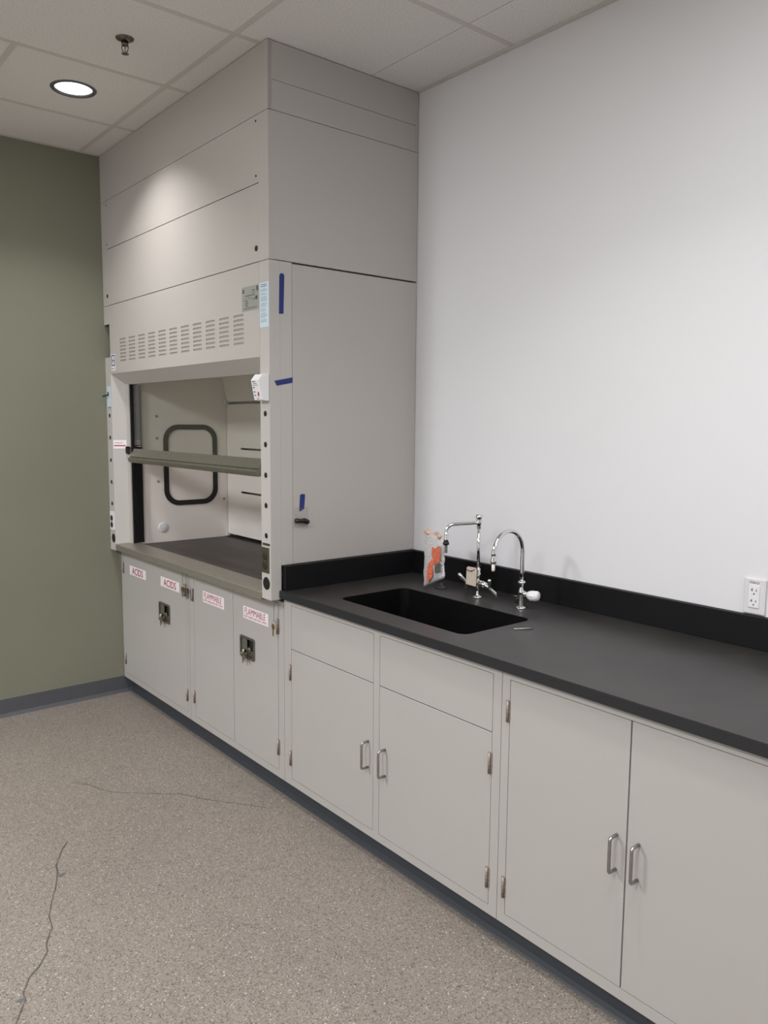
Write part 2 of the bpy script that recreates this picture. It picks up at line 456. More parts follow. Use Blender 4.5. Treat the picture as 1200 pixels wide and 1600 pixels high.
# cracks and chips filled in the floor
def ribbon(pts, w, name, m='crack', label=None):
    mb = MB(); P = []
    for i in range(len(pts)-1):
        a, b_ = Vector(pts[i]), Vector(pts[i+1]); n = max(2, int((b_-a).length/0.02))
        for k in range(n): P.append(a.lerp(b_, k/n) + Vector((random.uniform(-1, 1), random.uniform(-1, 1)))*0.0022)
    P.append(Vector(pts[-1]))
    t = bmesh.new(); L_ = []; R_ = []
    for i, p in enumerate(P):
        d = (P[min(i+1, len(P)-1)] - P[max(i-1, 0)]).normalized(); nn = Vector((-d.y, d.x))
        ww = w*random.uniform(0.6, 1.25)*(0.3 if i in (0, len(P)-1) else 1)
        L_.append(t.verts.new((p.x+nn.x*ww, p.y+nn.y*ww, 0.0004))); R_.append(t.verts.new((p.x-nn.x*ww, p.y-nn.y*ww, 0.0004)))
    for i in range(len(P)-1): t.faces.new((L_[i], R_[i], R_[i+1], L_[i+1]))
    bmesh.ops.recalc_face_normals(t, faces=t.faces)
    mb.merge(t, m); o = mb.build(name, fl)
    if label: lab(o, label)
    return o
ribbon([(-1.526, .258), (-1.5695, .188), (-1.616, .104), (-1.642, .006), (-1.691, -.099), (-1.726, -.182), (-1.740, -.255), (-1.782, -.339), (-1.786, -.363), (-1.823, -.4165), (-1.8635, -.453), (-1.8896, -.498), (-1.8925, -.534), (-1.938, -.6125), (-1.98, -.70), (-2.05, -.80)], 0.0026, 'crack', label='long grey crack running toward the viewer')
ribbon([(-1.3575, .7495), (-1.31, .68), (-1.2497, .5388), (-1.13, .43), (-1.0198, .3338), (-.9658, .2314), (-.88, .12), (-.7941, -.0055)], 0.0021, 'crack', label='fine crack running toward the cabinets')
for (cx, cy, s_) in ((-1.622, 0.028, 0.016), (-1.905, -0.53, 0.014)):
    mb = MB(); pts = [(cx+s_*q*math.cos(a), cy+s_*q*math.sin(a)) for a, q in ((0.3, 1.3), (1.4, .7), (2.6, 1.1), (3.6, .6), (4.4, 1.0), (5.4, .55))]
    mb.prism('chip', pts, 'z', 0.0001, 0.0006); mb.build('chip', fl)

# ================================================================== CEILING FITTINGS
def downlight(x, y, label):
    t = empty('recessed_downlight', (x, y, H), label, 'light', 'round downlights in the ceiling')
    mb = MB(); mb.lathe('trimring', [(0.077, 0.004), (0.080, -0.004), (0.094, -0.003), (0.096, -0.0005), (0.096, 0.0), (0.085, 0.0), (0.082, 0.03), (0.077, 0.03)], (x, y, H), n=48)
    mb.build('trim_ring', t)
    mb = MB(); mb.lathe('lens', [(0.0, 0.0045), (0.0765, 0.0045), (0.0765, 0.012), (0, 0.012)], (x, y, H), n=48); mb.build('lens', t)
    area_light('lamp', (x, y, H-0.006), LAMP_W, LAMP_C, 0.14, spread=115, parent=t)
    return t
names = ['round lit downlight in the ceiling near the green wall', 'round downlight in the ceiling above the sink counter', 'round downlight in the ceiling behind the viewer near the white wall', 'round downlight in the ceiling by the green wall at the far left', 'round downlight in the ceiling left of the viewer', 'round downlight in the ceiling behind and left of the viewer']
for (x, y), n_ in zip(DOWN, names): downlight(x, y, n_)
for (x, y), pw_, n_ in zip(ADDED_PANELS, PANEL_W, ('above the right end of the worktop', 'at the left of the room', 'at the rear of the room', 'at the left near the green wall')):
    t = empty('added_light_panel', (x, y, H), 'added, unseen white light panel in the ceiling ' + n_, 'light', 'added unseen light panels in the ceiling')  # out of view, added as fill light
    mb = MB(); mb.box('tbar', x-0.6, x+0.6, y-0.295, y+0.295, H-0.006, H-0.0016, 0.001); mb.build('frame', t)
    mb = MB(); mb.box('lens', x-0.57, x+0.57, y-0.265, y+0.265, H-0.0085, H-0.0061); mb.build('diffuser', t)
    area_light('lamp', (x, y, H-0.012), pw_, PANEL_C, 1.1, 0.5, parent=t)

sx, sy = -1.1765, 0.358
t = empty('fire_sprinkler', (sx, sy, H), 'small metal fire sprinkler hanging from a ceiling tile', 'sprinkler')
mb = MB(); mb.lathe('sprk', [(0.011, -0.016), (0.020, -0.010), (0.032, -0.0035), (0.034, -0.0005), (0.034, 0), (0.010, 0)], (sx, sy, H), n=32); mb.build('escutcheon', t)
mb = MB(); mb.lathe('sprk', [(0, -0.026), (0.012, -0.026), (0.013, -0.020), (0.009, -0.014), (0.009, 0), (0, 0)], (sx, sy, H), n=16)
for s_ in (-1, 1):
    dx, dy = 0.772*s_, -0.634*s_
    mb.tube('sprk', [(sx+dx*0.010, sy+dy*0.010, H-0.022), (sx+dx*0.0125, sy+dy*0.0125, H-0.034), (sx+dx*0.009, sy+dy*0.009, H-0.046), (sx+dx*0.002, sy+dy*0.002, H-0.053)], 0.0018, 8)
mb.build('frame', t)
mb = MB(); mb.tube('bulb', [(sx, sy, H-0.026), (sx, sy, H-0.036), (sx, sy, H-0.048)], [0.0014, 0.0024, 0.0014], 10); mb.build('bulb', t)
mb = MB(); mb.lathe('sprk', [(0, -0.051), (0.005, -0.051), (0.006, -0.055), (0.0, -0.055)], (sx, sy, H), n=16)
for k in range(10):
    a = 2*PI*k/10
    mb.box('sprk', 0.003, 0.0135, -0.0026, 0.0026, -0.0565, -0.0552, matrix=Matrix.Translation((sx, sy, H)) @ Matrix.Rotation(a, 4, 'Z'))
mb.build('deflector', t)

# ================================================================== BASE CABINETS
XC = -0.7117     # cabinet front plane
XI = -0.694      # door back
def hinge(par, y, z0, z1, dy):
    mb = MB()
    mb.box('hinge', XC-0.0016, XC-0.0002, y-0.0085, y+0.0085, z0, z1, 0.0004)
    mb.tube('hinge', [(XC-0.0045, y+dy, z0), (XC-0.0045, y+dy, z1)], 0.0042, 10)
    n = 5; h = (z1-z0)/n
    for k in range(1, n): mb.lathe('dark', [(0.0043, -0.0003), (0.0044, 0), (0.0043, 0.0003)], (XC-0.0045, y+dy, z0+k*h), n=10)
    for k in (0.25, 0.75): mb.lathe('steel', [(0.002, 0), (0.002, 0.0006), (0, 0.0008)], (XC-0.0016, y-math.copysign(0.0045, dy)*1, z0+k*(z1-z0)), axis=(-1, 0, 0), n=8)
    return mb.build('hinge', par)
def pull(par, y, z0, z1):
    mb = MB(); xb = -0.7435; r = 0.008
    path = [(XC-0.001, y, z1-0.004)]
    path += [(xb+r-r*math.sin(a), y, z1-0.004-r+r*math.cos(a)) for a in [PI/2*k/5 for k in range(6)]]
    path += [(xb+r-r*math.cos(a), y, z0+0.004+r-r*math.sin(a)) for a in [PI/2*k/5 for k in range(6)]]
    path += [(XC-0.001, y, z0+0.004)]
    mb.tube('steel', path, 0.0046, 12)
    return mb.build('pull_handle', par)
def carcass(name, label, y0, y1, openings, group=None, top=0.882):
    """steel base cabinet with a face frame; openings [(ya, yb, za, zb)]"""
    t = empty(name, (-0.35, (y0+y1)/2, 0), label, 'cabinet', group)
    mb = MB()
    mb.plate('cab', rect(y0, y1, 0.0935, top), [rect(*o_) for o_ in openings], 'x', XC+0.0005, XC+0.018)
    mb.build('face_frame', t)
    mb = MB()
    mb.box('cab', XC+0.0182, -0.03, y0, y0+0.0015, 0.0935, top); mb.box('cab', XC+0.0182, -0.03, y1-0.0015, y1, 0.0935, top)
    mb.box('cab', XC+0.0182, -0.03, y0+0.0015, y1-0.0015, 0.0935, 0.11)
    mb.box('gapshade_plinth', XC+0.0184, XC+0.0200, y0+0.002, y1-0.002, 0.1102, top-0.002)  # dark sheet close behind the doors, added as shade for the gaps
    mb.box('cab', -0.045, -0.03, y0+0.0015, y1-0.0015, 0.11, 0.66)
    mb.build('carcass', t)
    mb = MB(); mb.box('gapshade_plinth', -0.6595, -0.06, y0+0.001, y1-0.001, 0.0, 0.093); mb.build('plinth', t)
    return t
G = 0.0019
def door(t, o_, hy, dz, dy, handle=None, lock=None, name='door', gap=G):
    ya, yb, za, zb = o_
    mb = MB()
    holes = []
    if lock: holes = [rrect(lock[0]+0.007, lock[1]-0.007, lock[2]+0.007, lock[3]-0.007, 0.01)]
    if holes: mb.plate('cab', rect(ya+gap, yb-gap, za+G, zb-G), holes, 'x', XC, XC+0.016)
    else: mb.box('cab', XC, XC+0.016, ya+gap, yb-gap, za+G, zb-G, 0.0007, 1)
    d = mb.build(name, t)
    for z0, z1 in dz: hinge(d, hy, z0, z1, dy)
    if handle: pull(d, *handle)
    if lock:
        a, b_, e, f = lock
        mb = MB()
        mb.plate('pewter', rrect(a, b_, e, f, 0.013), [rrect(a+0.010, b_-0.010, e+0.010, f-0.010, 0.008)], 'x', XC-0.0035, XC-0.0002)
        mb.plate('pewter', rrect(a+0.0085, b_-0.0085, e+0.0085, f-0.0085, 0.009), [rrect(a+0.010, b_-0.010, e+0.010, f-0.010, 0.008)], 'x', XC-0.0002, XC+0.0155)
        mb.prism('dark', rrect(a+0.009, b_-0.009, e+0.009, f-0.009, 0.008), 'x', XC+0.0125, XC+0.0155)
        mb.box('pewter', XC+0.006, XC+0.012, a+0.012, b_-0.012, e+0.011, e+0.038, 0.002)
        # swinging paddle on the far half
        mb.box('paddle', XC+0.0, XC+0.0045, (a+b_)/2+0.008, b_-0.013, e+0.014, f-0.014, 0.0015)
        for yy_, zz_ in ((a+0.02, e+0.052), (b_-0.016, e+0.016)):
            mb.lathe('nickelkey', [(0.0045, 0), (0.004, 0.002), (0, 0.003)], (XC-0.0035 if zz_ < e+0.02 else XC+0.004, yy_, zz_), axis=(-1, 0, 0), n=12)
        cy = (a+b_)/2 - 0.004; cz = e+0.040
        mb.lathe('pewter', [(0.013, 0), (0.013, 0.010), (0.010, 0.012), (0, 0.012)], (XC+0.012, cy, cz), axis=(-1, 0, 0), n=20)
        lab(mb.build('paddle_lock', d), 'recessed dark metal paddle lock')
    return d
def sticker(par, y_left, y_right, z0, z1, name, rows_):
    """white warning label on a door; y_left > y_right (reads along -y)"""
    mb = MB(); x = XC-0.0005
    mb.box('whitelabel', x, XC-0.0001, y_right, y_left, z0, z1)
    for (body, ya, yb, za, zb) in rows_:
        mb.text('red', body, (x-0.0002, ya, za), LY, UZ, zb-za, ya-yb, bold=0.012 if body == 'ACIDS' else 0.0)
    return mb.build(name, par)

# --- ACIDS cabinet, FLAMMABLE cabinet under the hood
JA = 0.884
op = (0.912, 1.728, 0.125, 0.853)
acid = carcass('acid_storage_cabinet', 'light grey two-door cabinet with ACIDS labels beside the green wall', JA+0.0012, 1.7630, [op], top=0.8605)
d1 = door(acid, (1.3165, op[1], op[2], op[3]), 1.728, ((0.180, 0.241), (0.720, 0.782)), -0.001, gap=0.0006)
sticker(d1, 1.638, 1.411, 0.7265, 0.779, 'acids_label', [('ACIDS', 1.602, 1.452, 0.7345, 0.7715)])
d2 = door(acid, (op[0], 1.3165, op[2], op[3]), 0.914, ((0.185, 0.246), (0.726, 0.788)), 0.001, lock=(1.106, 1.243, 0.539, 0.643), gap=0.0006)
sticker(d2, 1.216, 0.990, 0.730, 0.782, 'acids_label', [('ACIDS', 1.178, 1.028, 0.738, 0.774)])
op = (0.0445, 0.828, 0.125, 0.853)
flam = carcass('flammable_storage_cabinet', 'light grey two-door cabinet with FLAMMABLE labels beneath the hood', 0.0010, JA-0.0012, [op], top=0.8605)
d3 = door(flam, (0.4305, op[1], op[2], op[3]), 0.836, ((0.196, 0.257), (0.716, 0.778)), -0.001)
for dd, ya in ((d3, 0.728), (None, 0.336)):
    if dd is None: dd = door(flam, (op[0], 0.4305, op[2], op[3]), 0.0445, ((0.195, 0.260), (0.719, 0.784)), 0.001, lock=(0.236, 0.366, 0.550, 0.651))
    w_ = 0.2125
    sticker(dd, ya, ya-w_, 0.732, 0.787, 'flammable_label', [('FLAMMABLE', ya-0.014, ya-w_+0.024, 0.7535, 0.7815), ('KEEP FLAMES AND HEAT AWAY', ya-0.008, ya-w_+0.010, 0.738, 0.7485)])

# --- sink cabinet
sink = carcass('sink_cabinet', 'light grey two-door cabinet below the black sink', -1.1990, -0.0010,
    [(-0.5935, -0.0545, 0.123, 0.8585), (-1.1655, -0.6265, 0.123, 0.8585)])
door(sink, (-0.5935, -0.0545, 0.123, 0.6760), -0.0495, ((0.181, 0.243), (0.546, 0.610)), -0.0005, handle=(-0.566, 0.352, 0.457))
door(sink, (-1.1655, -0.6265, 0.123, 0.6760), -1.1600, ((0.180, 0.245), (0.546, 0.612)), 0.0005, handle=(-0.662, 0.352, 0.457))
for a, b_ in ((-0.5935, -0.0545), (-1.1655, -0.6265)):
    mb = MB(); mb.box('cab', XC, XC+0.016, a+G, b_-G, 0.6775, 0.8585-G, 0.0007, 1); mb.build('false_drawer_front', sink)

# --- third cabinet
third = carcass('base_cabinet', 'light grey two-door cabinet at the right, cut off by the frame', -2.0830, -1.2010, [(-2.0435, -1.2310, 0.126, 0.857)])
door(third, (-1.6370, -1.2310, 0.126, 0.857), -1.2265, ((0.180, 0.244), (0.729, 0.793)), -0.0005, handle=(-1.6085, 0.442, 0.545))
door(third, (-2.0435, -1.6370, 0.126, 0.857), -2.0480, ((0.180, 0.244), (0.729, 0.793)), 0.0005, handle=(-1.6730, 0.442, 0.545))

# ================================================================== WORKTOP AND SINK
ZC = 0.914; XK = -0.7324
SX0, SX1, SY0, SY1 = -0.624, -0.282, -0.950, -0.262
t = empty('worktop', (-0.366, -1.05, 0.882), 'black epoxy worktop with a cut-out for the sink', 'worktop')
mb = MB()
outer = [(XK, -2.083), (-0.0006, -2.083), (-0.0006, -0.0010), (XK, -0.0010)]
tmp = MB()
mb.plate('epoxy', outer, [rrect(SX0, SX1, SY0, SY1, 0.036, 8)], 'z', 0.8822, ZC-0.002)
# top skin with eased front edge
mb.plate('epoxy', [(XK+0.002, -2.081), (-0.0006, -2.081), (-0.0006, -0.0010), (XK+0.002, -0.0010)], [rrect(SX0-0.001, SX1+0.001, SY0-0.001, SY1+0.001, 0.037, 8)], 'z', ZC-0.002, ZC)
slab = mb.build('slab', t)
mb = MB()
mb.box('frontedge', XK-0.0008, XK-0.0001, -2.0825, -0.0012, 0.8826, ZC-0.0026); lab(mb.build('front_edge', t), 'dark polished front edge of the worktop')
mb = MB(); mb.box('epoxyside', -0.0254, -0.0008, -2.083, -0.0262, ZC+0.0002, 1.0156, 0.0015); mb.build('backsplash', t)
mb = MB(); mb.box('epoxyside', -0.7165, -0.0008, -0.0258, -0.0010, ZC+0.0002, 1.0156, 0.0015); lab(mb.build('side_splash', t), 'black upstand against the side of the hood')
mb = MB()
zb = 0.665; wl = 0.010
ins = rrect(SX0+0.002, SX1-0.002, SY0+0.002, SY1-0.002, 0.034, 8)
out = rrect(SX0-0.012, SX1+0.012, SY0-0.012, SY1+0.012, 0.055, 8)
mb.plate('sinkblack', out, [ins], 'z', zb+0.012, 0.8815)
mb.plate('sinkblack', rrect(SX0+0.0004, SX1-0.0004, SY0+0.0004, SY1-0.0004, 0.0356, 8), [ins], 'z', 0.8815, ZC-0.0008)
mb.plate('sinkblack', out, [circ(-0.45, -0.607, 0.03)], 'z', zb, zb+0.012)
s_ = empty('sink', (-0.45, -0.607, zb), 'deep rectangular black sink set into the worktop', 'sink')
mb.build('basin', s_)
mb = MB(); mb.lathe('steel', [(0.030, 0.0), (0.040, 0.0), (0.040, 0.002), (0.030, 0.003), (0.0, 0.0015)], (-0.45, -0.607, zb+0.0122), n=24); lab(mb.build('drain', s_), 'round metal drain')

# ================================================================== FUME HOOD
XD = -0.770; YR, YL = 0.0015, 1.7635
Z2, Z1, ZM = 2.2269, 2.7824, 2.5265
hood = empty('fume_hood', (-0.385, 0.882, 0.865), 'tall grey laboratory fume hood in the corner with a glass sash', 'fume hood')
def part(mb, name, label=None, par=None):
    o = mb.build(name, par or hood)
    if label: lab(o, label)
    return o
g_ = 0.0016
XB = -0.003
# side wall facing the room
part(MB().box('hood', -0.6645+g_/2, XB, YR, YR+0.018, 1.0166, Z2-0.0055, 0.0006, 1), 'side_access_panel')
part(MB().box('hood', XD+0.002, XB, YR, YR+0.018, Z2+g_, Z1-g_, 0.0006, 1), 'upper_side_panel')
part(MB().box('hood', XD+0.002, XB-0.016, YR, YR+0.018, Z1+g_*0.2, 2.8915, 0.0005, 1).box('hood', XD+0.002, XB-0.016, YR, YR+0.018, 2.8930, H-0.003, 0.0005, 1).box('hood', XB-0.015, XB, YR+0.001, YR+0.018, Z1+g_*0.2, H-0.003, 0.0005, 1), 'top_side_panel')
# corner post, right
mb = MB()
PZ = 0.876
prof = [(XD, YR), (XD, 0.0735), (-0.705, 0.118), (-0.705, 0.158), (-0.699, 0.158), (-0.699, 0.121), (-0.764, 0.0765), (-0.764, YR+0.006), (-0.7215, YR+0.006), (-0.7215, YR)]
mb.prism('hoodpost', prof, 'z', PZ, Z2-g_)
postR = part(mb, 'corner_post')
part(MB().box('hood', XD+0.0002, -0.6645-g_/2, YR-0.0004, YR+0.0008, PZ, 1.0) if False else MB().box('hoodpost', -0.7209, -0.6645-g_/2, YR, YR+0.010, 1.0166, Z2-g_, 0.0005, 1), 'post_side_panel')
# left post
PL = 0.862
mb = MB()
f = lambda y: 1.7635+0.0015-y          # mirror
prof = [(XD, YL), (XD, 1.6855), (-0.705, 1.643), (-0.705, 1.603), (-0.699, 1.603), (-0.699, 1.640), (-0.764, 1.6825), (-0.764, YL)]
mb.prism('hoodpost', prof, 'z', PL, 1.947)
mb.prism('hoodpost', [(-0.7635, 1.6825), (-0.705, 1.643), (-0.705, 1.640), (-0.7635, 1.6790)], 'z', 1.948, 1.99)
postL = part(mb, 'corner_post')
part(MB().box('galv', -0.745, -0.735, 1.690, YL, 1.93, 2.14), 'service_chase_cover', 'bare galvanised metal seen in the gap above the left post')
# fascia with louvres
mb = MB(); hl = []
for ci in range(11):
    yc = 1.500 - ci*0.12565
    for ri in range(7):
        zc = 2.0325 - ri*0.0187
        w2, h2 = 0.043, 0.0048
        pts = []
        for k in range(7): a = -PI/2 + PI*k/6; pts.append((yc+w2-h2+h2*math.cos(a), zc+h2*math.sin(a)))
        for k in range(7): a = PI/2 + PI*k/6; pts.append((yc-w2+h2+h2*math.cos(a), zc+h2*math.sin(a)))
        hl.append(pts)
ZF = 1.8565
outer = [(0.0750, ZF), (1.6868, ZF), (1.6868, 2.127), (YL, 2.127), (YL, Z2-g_), (0.0750, Z2-g_)]
mb.plate('hood', outer, hl, 'x', XD, XD+0.0014)
fas = part(mb, 'front_fascia', 'grey front fascia pierced by rows of vent slots')
mb = MB(); mb.box('slotback', XD+0.0020, XD+0.0040, 0.16, 1.60, 1.88, 2.08); mb.build('vent_backing', fas)
# sloped underside
mb = MB()
mb.prism('hood', [(XD, ZF-0.0006), (XD+0.003, ZF-0.0006), (-0.7015, 1.8010), (-0.66, 1.8010), (-0.66, 1.7985), (-0.7035, 1.7985)], 'y', 0.0765, 1.685)
part(mb, 'sloped_sash_header')
# upper panels
part(MB().box('hood', XD, XD+0.0195, YR, 0.07285, Z2+g_*0.4, Z1-g_, 0.0006, 1), 'upper_corner_strip')
part(MB().box('hood', XD, XD+0.0195, 1.69215, YL, Z2+g_*0.4, Z1-g_, 0.0006, 1), 'upper_corner_strip')
part(MB().box('hood', XD, XD+0.0195, 0.0730, 1.6920, Z2+g_, ZM-g_, 0.0006, 1), 'lower_front_panel')
part(MB().box('hood', XD, XD+0.0195, 0.0730, 1.6920, ZM+g_, Z1-g_, 0.0006, 1), 'middle_front_panel')
part(MB().box('hood', XD, XD+0.0195, YR, YL, Z1+g_*0.2, H-0.003, 0.0006, 1), 'top_front_panel')
mb = MB(); mb.box('shadowgap', XD+0.022, XD+0.024, 0.02, YL-0.01, 2.14, H-0.01); mb.box('shadowgap', XD+0.03, XB-0.01, YR+0.020, YR+0.022, 1.0166, H-0.01)  # dark sheets added in place of shade behind the joints
part(mb, 'joint_shade_sheet', 'dark sheets put in as shade behind the panel joints')
for y, z, r_ in ((.0905, 2.7598, .0045), (.092, 2.5550, .0045), (.0945, 2.2805, .0115), (1.6855, 2.7595, .004), (1.6895, 2.5525, .004), (1.700, 2.279, .0105)):
    mb = MB(); mb.lathe('black', [(r_, 0), (r_, 0.0012), (r_*0.7, 0.002), (0, 0.002)], (XD, y, z), axis=(-1, 0, 0), n=20)
    part(mb, 'panel_fastener' if r_ < 0.01 else 'hole_plug')
# holes on posts
def plug(par, y, z, r_, name='hole_plug'):
    mb = MB(); mb.lathe('black', [(r_, 0), (r_, 0.001), (r_*0.8, 0.0018), (0, 0.0010)], (XD, y, z), axis=(-1, 0, 0), n=24)
    return mb.build(name, par)
for z in (1.6313, 1.5083, 1.3853, 1.2621, 1.1392): plug(postR, 0.0363, z, 0.0112)
for z in (1.6258, 1.5028, 1.3761, 1.2524, 1.1288): plug(postL, 1.7215, z, 0.0112)
plug(postR, 0.0375, 0.942, 0.0265); plug(postL, 1.716, 0.931, 0.0255)
mb = MB(); mb.prism('olive', rrect(0.009, 0.066, 1.0985, 1.1085, 0.003), 'x', XD-0.0012, XD); lab(mb.build('nameplate', postR), 'narrow olive metal strip above the receptacle')
def receptacle(par, y0, y1, z0, z1, m, slots_z, yc):
    mb = MB(); mb.box(m, XD-0.004, XD, y0, y1, z0, z1, 0.001)
    for z in slots_z:
        mb.lathe('brownplug', [(0.0165, 0), (0.0165, 0.0022), (0.0145, 0.003), (0, 0.003)], (XD-0.004, yc, z), axis=(-1, 0, 0), n=24)
        for dy in (-0.006, 0.006): mb.box('black', XD-0.0073, XD-0.0068, yc+dy-0.001, yc+dy+0.001, z-0.001, z+0.007)
        mb.box('black', XD-0.0073, XD-0.0068, yc-0.002, yc+0.002, z-0.010, z-0.006)
    zc = sum(slots_z)/2
    mb.lathe('steel', [(0.0028, 0), (0.0028, 0.001), (0, 0.0014)], (XD-0.004, yc, zc), axis=(-1, 0, 0), n=10)
    return mb.build('receptacle_plate', par)
lab(receptacle(postR, 0.014, 0.0705, 0.986, 1.0905, 'olive', (1.0555, 1.0176), 0.0428), 'olive metal plate with two brown receptacles')
lab(receptacle(postL, 1.690, 1.755, 0.978, 1.084, 'whiteplastic', (1.0455, 1.0080), 1.7265), 'white plate with two dark receptacles')
# liner, baffles and roof of the chamber
YA, YB_ = 0.150, 1.606
part(MB().box('liner', -0.664, -0.02, YB_, YB_+0.008, 0.90, 1.97), 'liner_side_panel', 'far pale liner panel with a black framed window')
part(MB().box('liner', -0.664, -0.02, YA-0.008, YA, 0.90, 1.97), 'liner_side_panel', 'near pale liner panel')
mb = MB(); slots = []
for z, h_ in ((1.4385, 0.006), (1.181, 0.006)):
    for a, b_ in ((0.92, 1.440), (0.31, 0.83)): slots.append(rrect(a, b_, z-h_, z+h_, 0.0055))
mb.plate('liner', rect(YA+0.004, YB_-0.004, 0.918, 1.700), slots, 'x', -0.100, -0.094)
part(mb, 'lower_baffle', 'pale back baffle with horizontal slots')
mb = MB(); mb.prism('liner', [(-0.100, 1.716), (-0.094, 1.716), (-0.150, 1.975), (-0.156, 1.975)], 'y', YA+0.004, YB_-0.004)
part(mb, 'upper_baffle')
part(MB().box('liner', -0.03, -0.02, YA, YB_, 0.90, 1.97), 'liner_back_panel')
part(MB().box('liner', -0.664, -0.02, YA-0.008, YB_+0.008, 1.972, 1.98), 'liner_roof')
mb = MB(); mb.box('whiteplastic', -0.118, -0.094, YB_-0.022, YB_-0.002, 1.690, 1.728, 0.003); part(mb, 'baffle_bracket')
mb = MB(); mb.box('whiteplastic', -0.118, -0.094, YB_-0.022, YB_-0.002, 0.903, 0.925, 0.003); part(mb, 'baffle_bracket')
far = YB_
mb = MB()
mb.plate('rubber', rrect(-0.508, -0.168, 1.108, 1.5785, 0.092, 10), [rrect(-0.479, -0.197, 1.137, 1.5495, 0.066, 10)], 'y', far-0.006, far-0.0002)
part(mb, 'window_gasket', 'black rounded rubber gasket of the side window')
for x, z in ((-.546, 1.6245), (-.5455, 1.5), (-.544, 1.253), (-.125, 1.13)):
    mb = MB(); mb.lathe('hoodcap', [(0.0075, 0), (0.0075, 0.003), (0.005, 0.005), (0, 0.005)], (x, far, z), axis=(0, -1, 0), n=16); part(mb, 'screw_cap')
mb = MB(); mb.lathe('whiteplastic', [(0.029, 0), (0.029, 0.004), (0.025, 0.006), (0, 0.006)], (-.520, far, 0.985), axis=(0, -1, 0), n=32); part(mb, 'hole_cover', 'round white cover on the liner')
# work surface and air foil
mb = MB(); mb.box('hoodtop', -0.655, -0.032, YA+0.001, YB_-0.001, 0.884, 0.900, 0.001); part(mb, 'work_surface', 'dark epoxy work surface inside the hood')
mb = MB()
mb.prism('airfoil', [(-0.772, 0.866), (-0.772, 0.8965), (-0.7695, 0.8995), (-0.722, 0.9065), (-0.672, 0.9105), (-0.655, 0.9045), (-0.655, 0.902), (-0.672, 0.9075), (-0.722, 0.9035), (-0.766, 0.8965), (-0.7675, 0.894), (-0.7675, 0.870), (-0.745, 0.870), (-0.745, 0.866)], 'y', 0.0755, 1.684)
part(mb, 'airfoil_sill', 'stainless air foil sill along the front edge')
part(MB().box('liner', -0.762, -0.656, 0.080, 1.682, 0.8835, 0.8895), 'sill_support')
# tracks
for a, b_ in ((1.5905, 1.6025), (0.1535, 0.1655)):
    mb = MB(); mb.box('track', -0.6985, -0.640, a, b_, 0.9125, 1.797)
    q0, q1 = (a-0.0045, a) if a > 1 else (b_, b_+0.0045)
    for xr in (-0.6935, -0.671, -0.6435): mb.box('track', xr-0.0015, xr+0.0015, q0, q1, 0.9125, 1.797)
    part(mb, 'sash_track')
# sash
mb = MB(); mb.box('glass', -0.6905, -0.6850, 0.168, 1.588, 1.42, 1.90)
part(mb, 'sash_glass', 'clear glass pane of the vertical sash')
mb = MB()
mb.prism('sashmetal', [(-0.694, 1.444), (-0.7015, 1.444), (-0.704, 1.440), (-0.722, 1.4085), (-0.7255, 1.404), (-0.722, 1.399), (-0.736, 1.394), (-0.738, 1.390), (-0.730, 1.371), (-0.726, 1.369), (-0.692, 1.372), (-0.690, 1.376)], 'y', 0.172, 1.560)
sh = part(mb, 'sash_handle', 'full-width stainless sash handle')
mb = MB(); mb.box('black', -0.715, -0.7055, 1.604, 1.640, 1.412, 1.455, 0.002); mb.box('track', -0.719, -0.7155, 1.53, 1.634, 1.4452, 1.452, 0.001); mb.box('track', -0.719, -0.7155, 1.57, 1.634, 1.420, 1.452, 0.001)
for z in (1.4475, 1.430): mb.lathe('whiteplastic', [(0.0045, 0), (0.004, 0.002), (0, 0.003)], (-0.715, 1.620, z), axis=(-1, 0, 0), n=12)
part(mb, 'sash_stop', 'black sash stop with two bright screws')
# monitor
mb = MB()
t_ = bmesh.new()
y0, y1 = 0.004, 0.064
zt, zb_ = 1.788, 1.680
vs = {}
A = [(XD-0.0005, y0, zb_), (XD-0.0005, y1, zb_), (XD-0.0005, y1, zt), (XD-0.0005, y0, zt)]
B = [(XD-0.034, y0+0.001, zb_+0.004), (XD-0.034, y1-0.001, zb_+0.004), (XD-0.050, y1-0.001, zt-0.026), (XD-0.050, y0+0.001, zt-0.026), (XD-0.032, y1-0.003, zt-0.003), (XD-0.032, y0+0.003, zt-0.003)]
va = [t_.verts.new(p) for p in A]; vb = [t_.verts.new(p) for p in B]
for q in ((va[0], va[1], va[2], va[3]), (va[0], vb[0], vb[1], va[1]), (vb[0], vb[3], vb[2], vb[1]), (vb[3], vb[5], vb[4], vb[2]), (vb[5], va[3], va[2], vb[4]), (va[1], vb[1], vb[2], vb[4], va[2]), (va[0], va[3], vb[5], vb[3], vb[0])): t_.faces.new(q)
bmesh.ops.recalc_face_normals(t_, faces=t_.faces)
bmesh.ops.bevel(t_, geom=t_.edges[:], offset=0.002, segments=2, profile=0.5, affect='EDGES')
mb.merge(t_, 'whiteplastic')
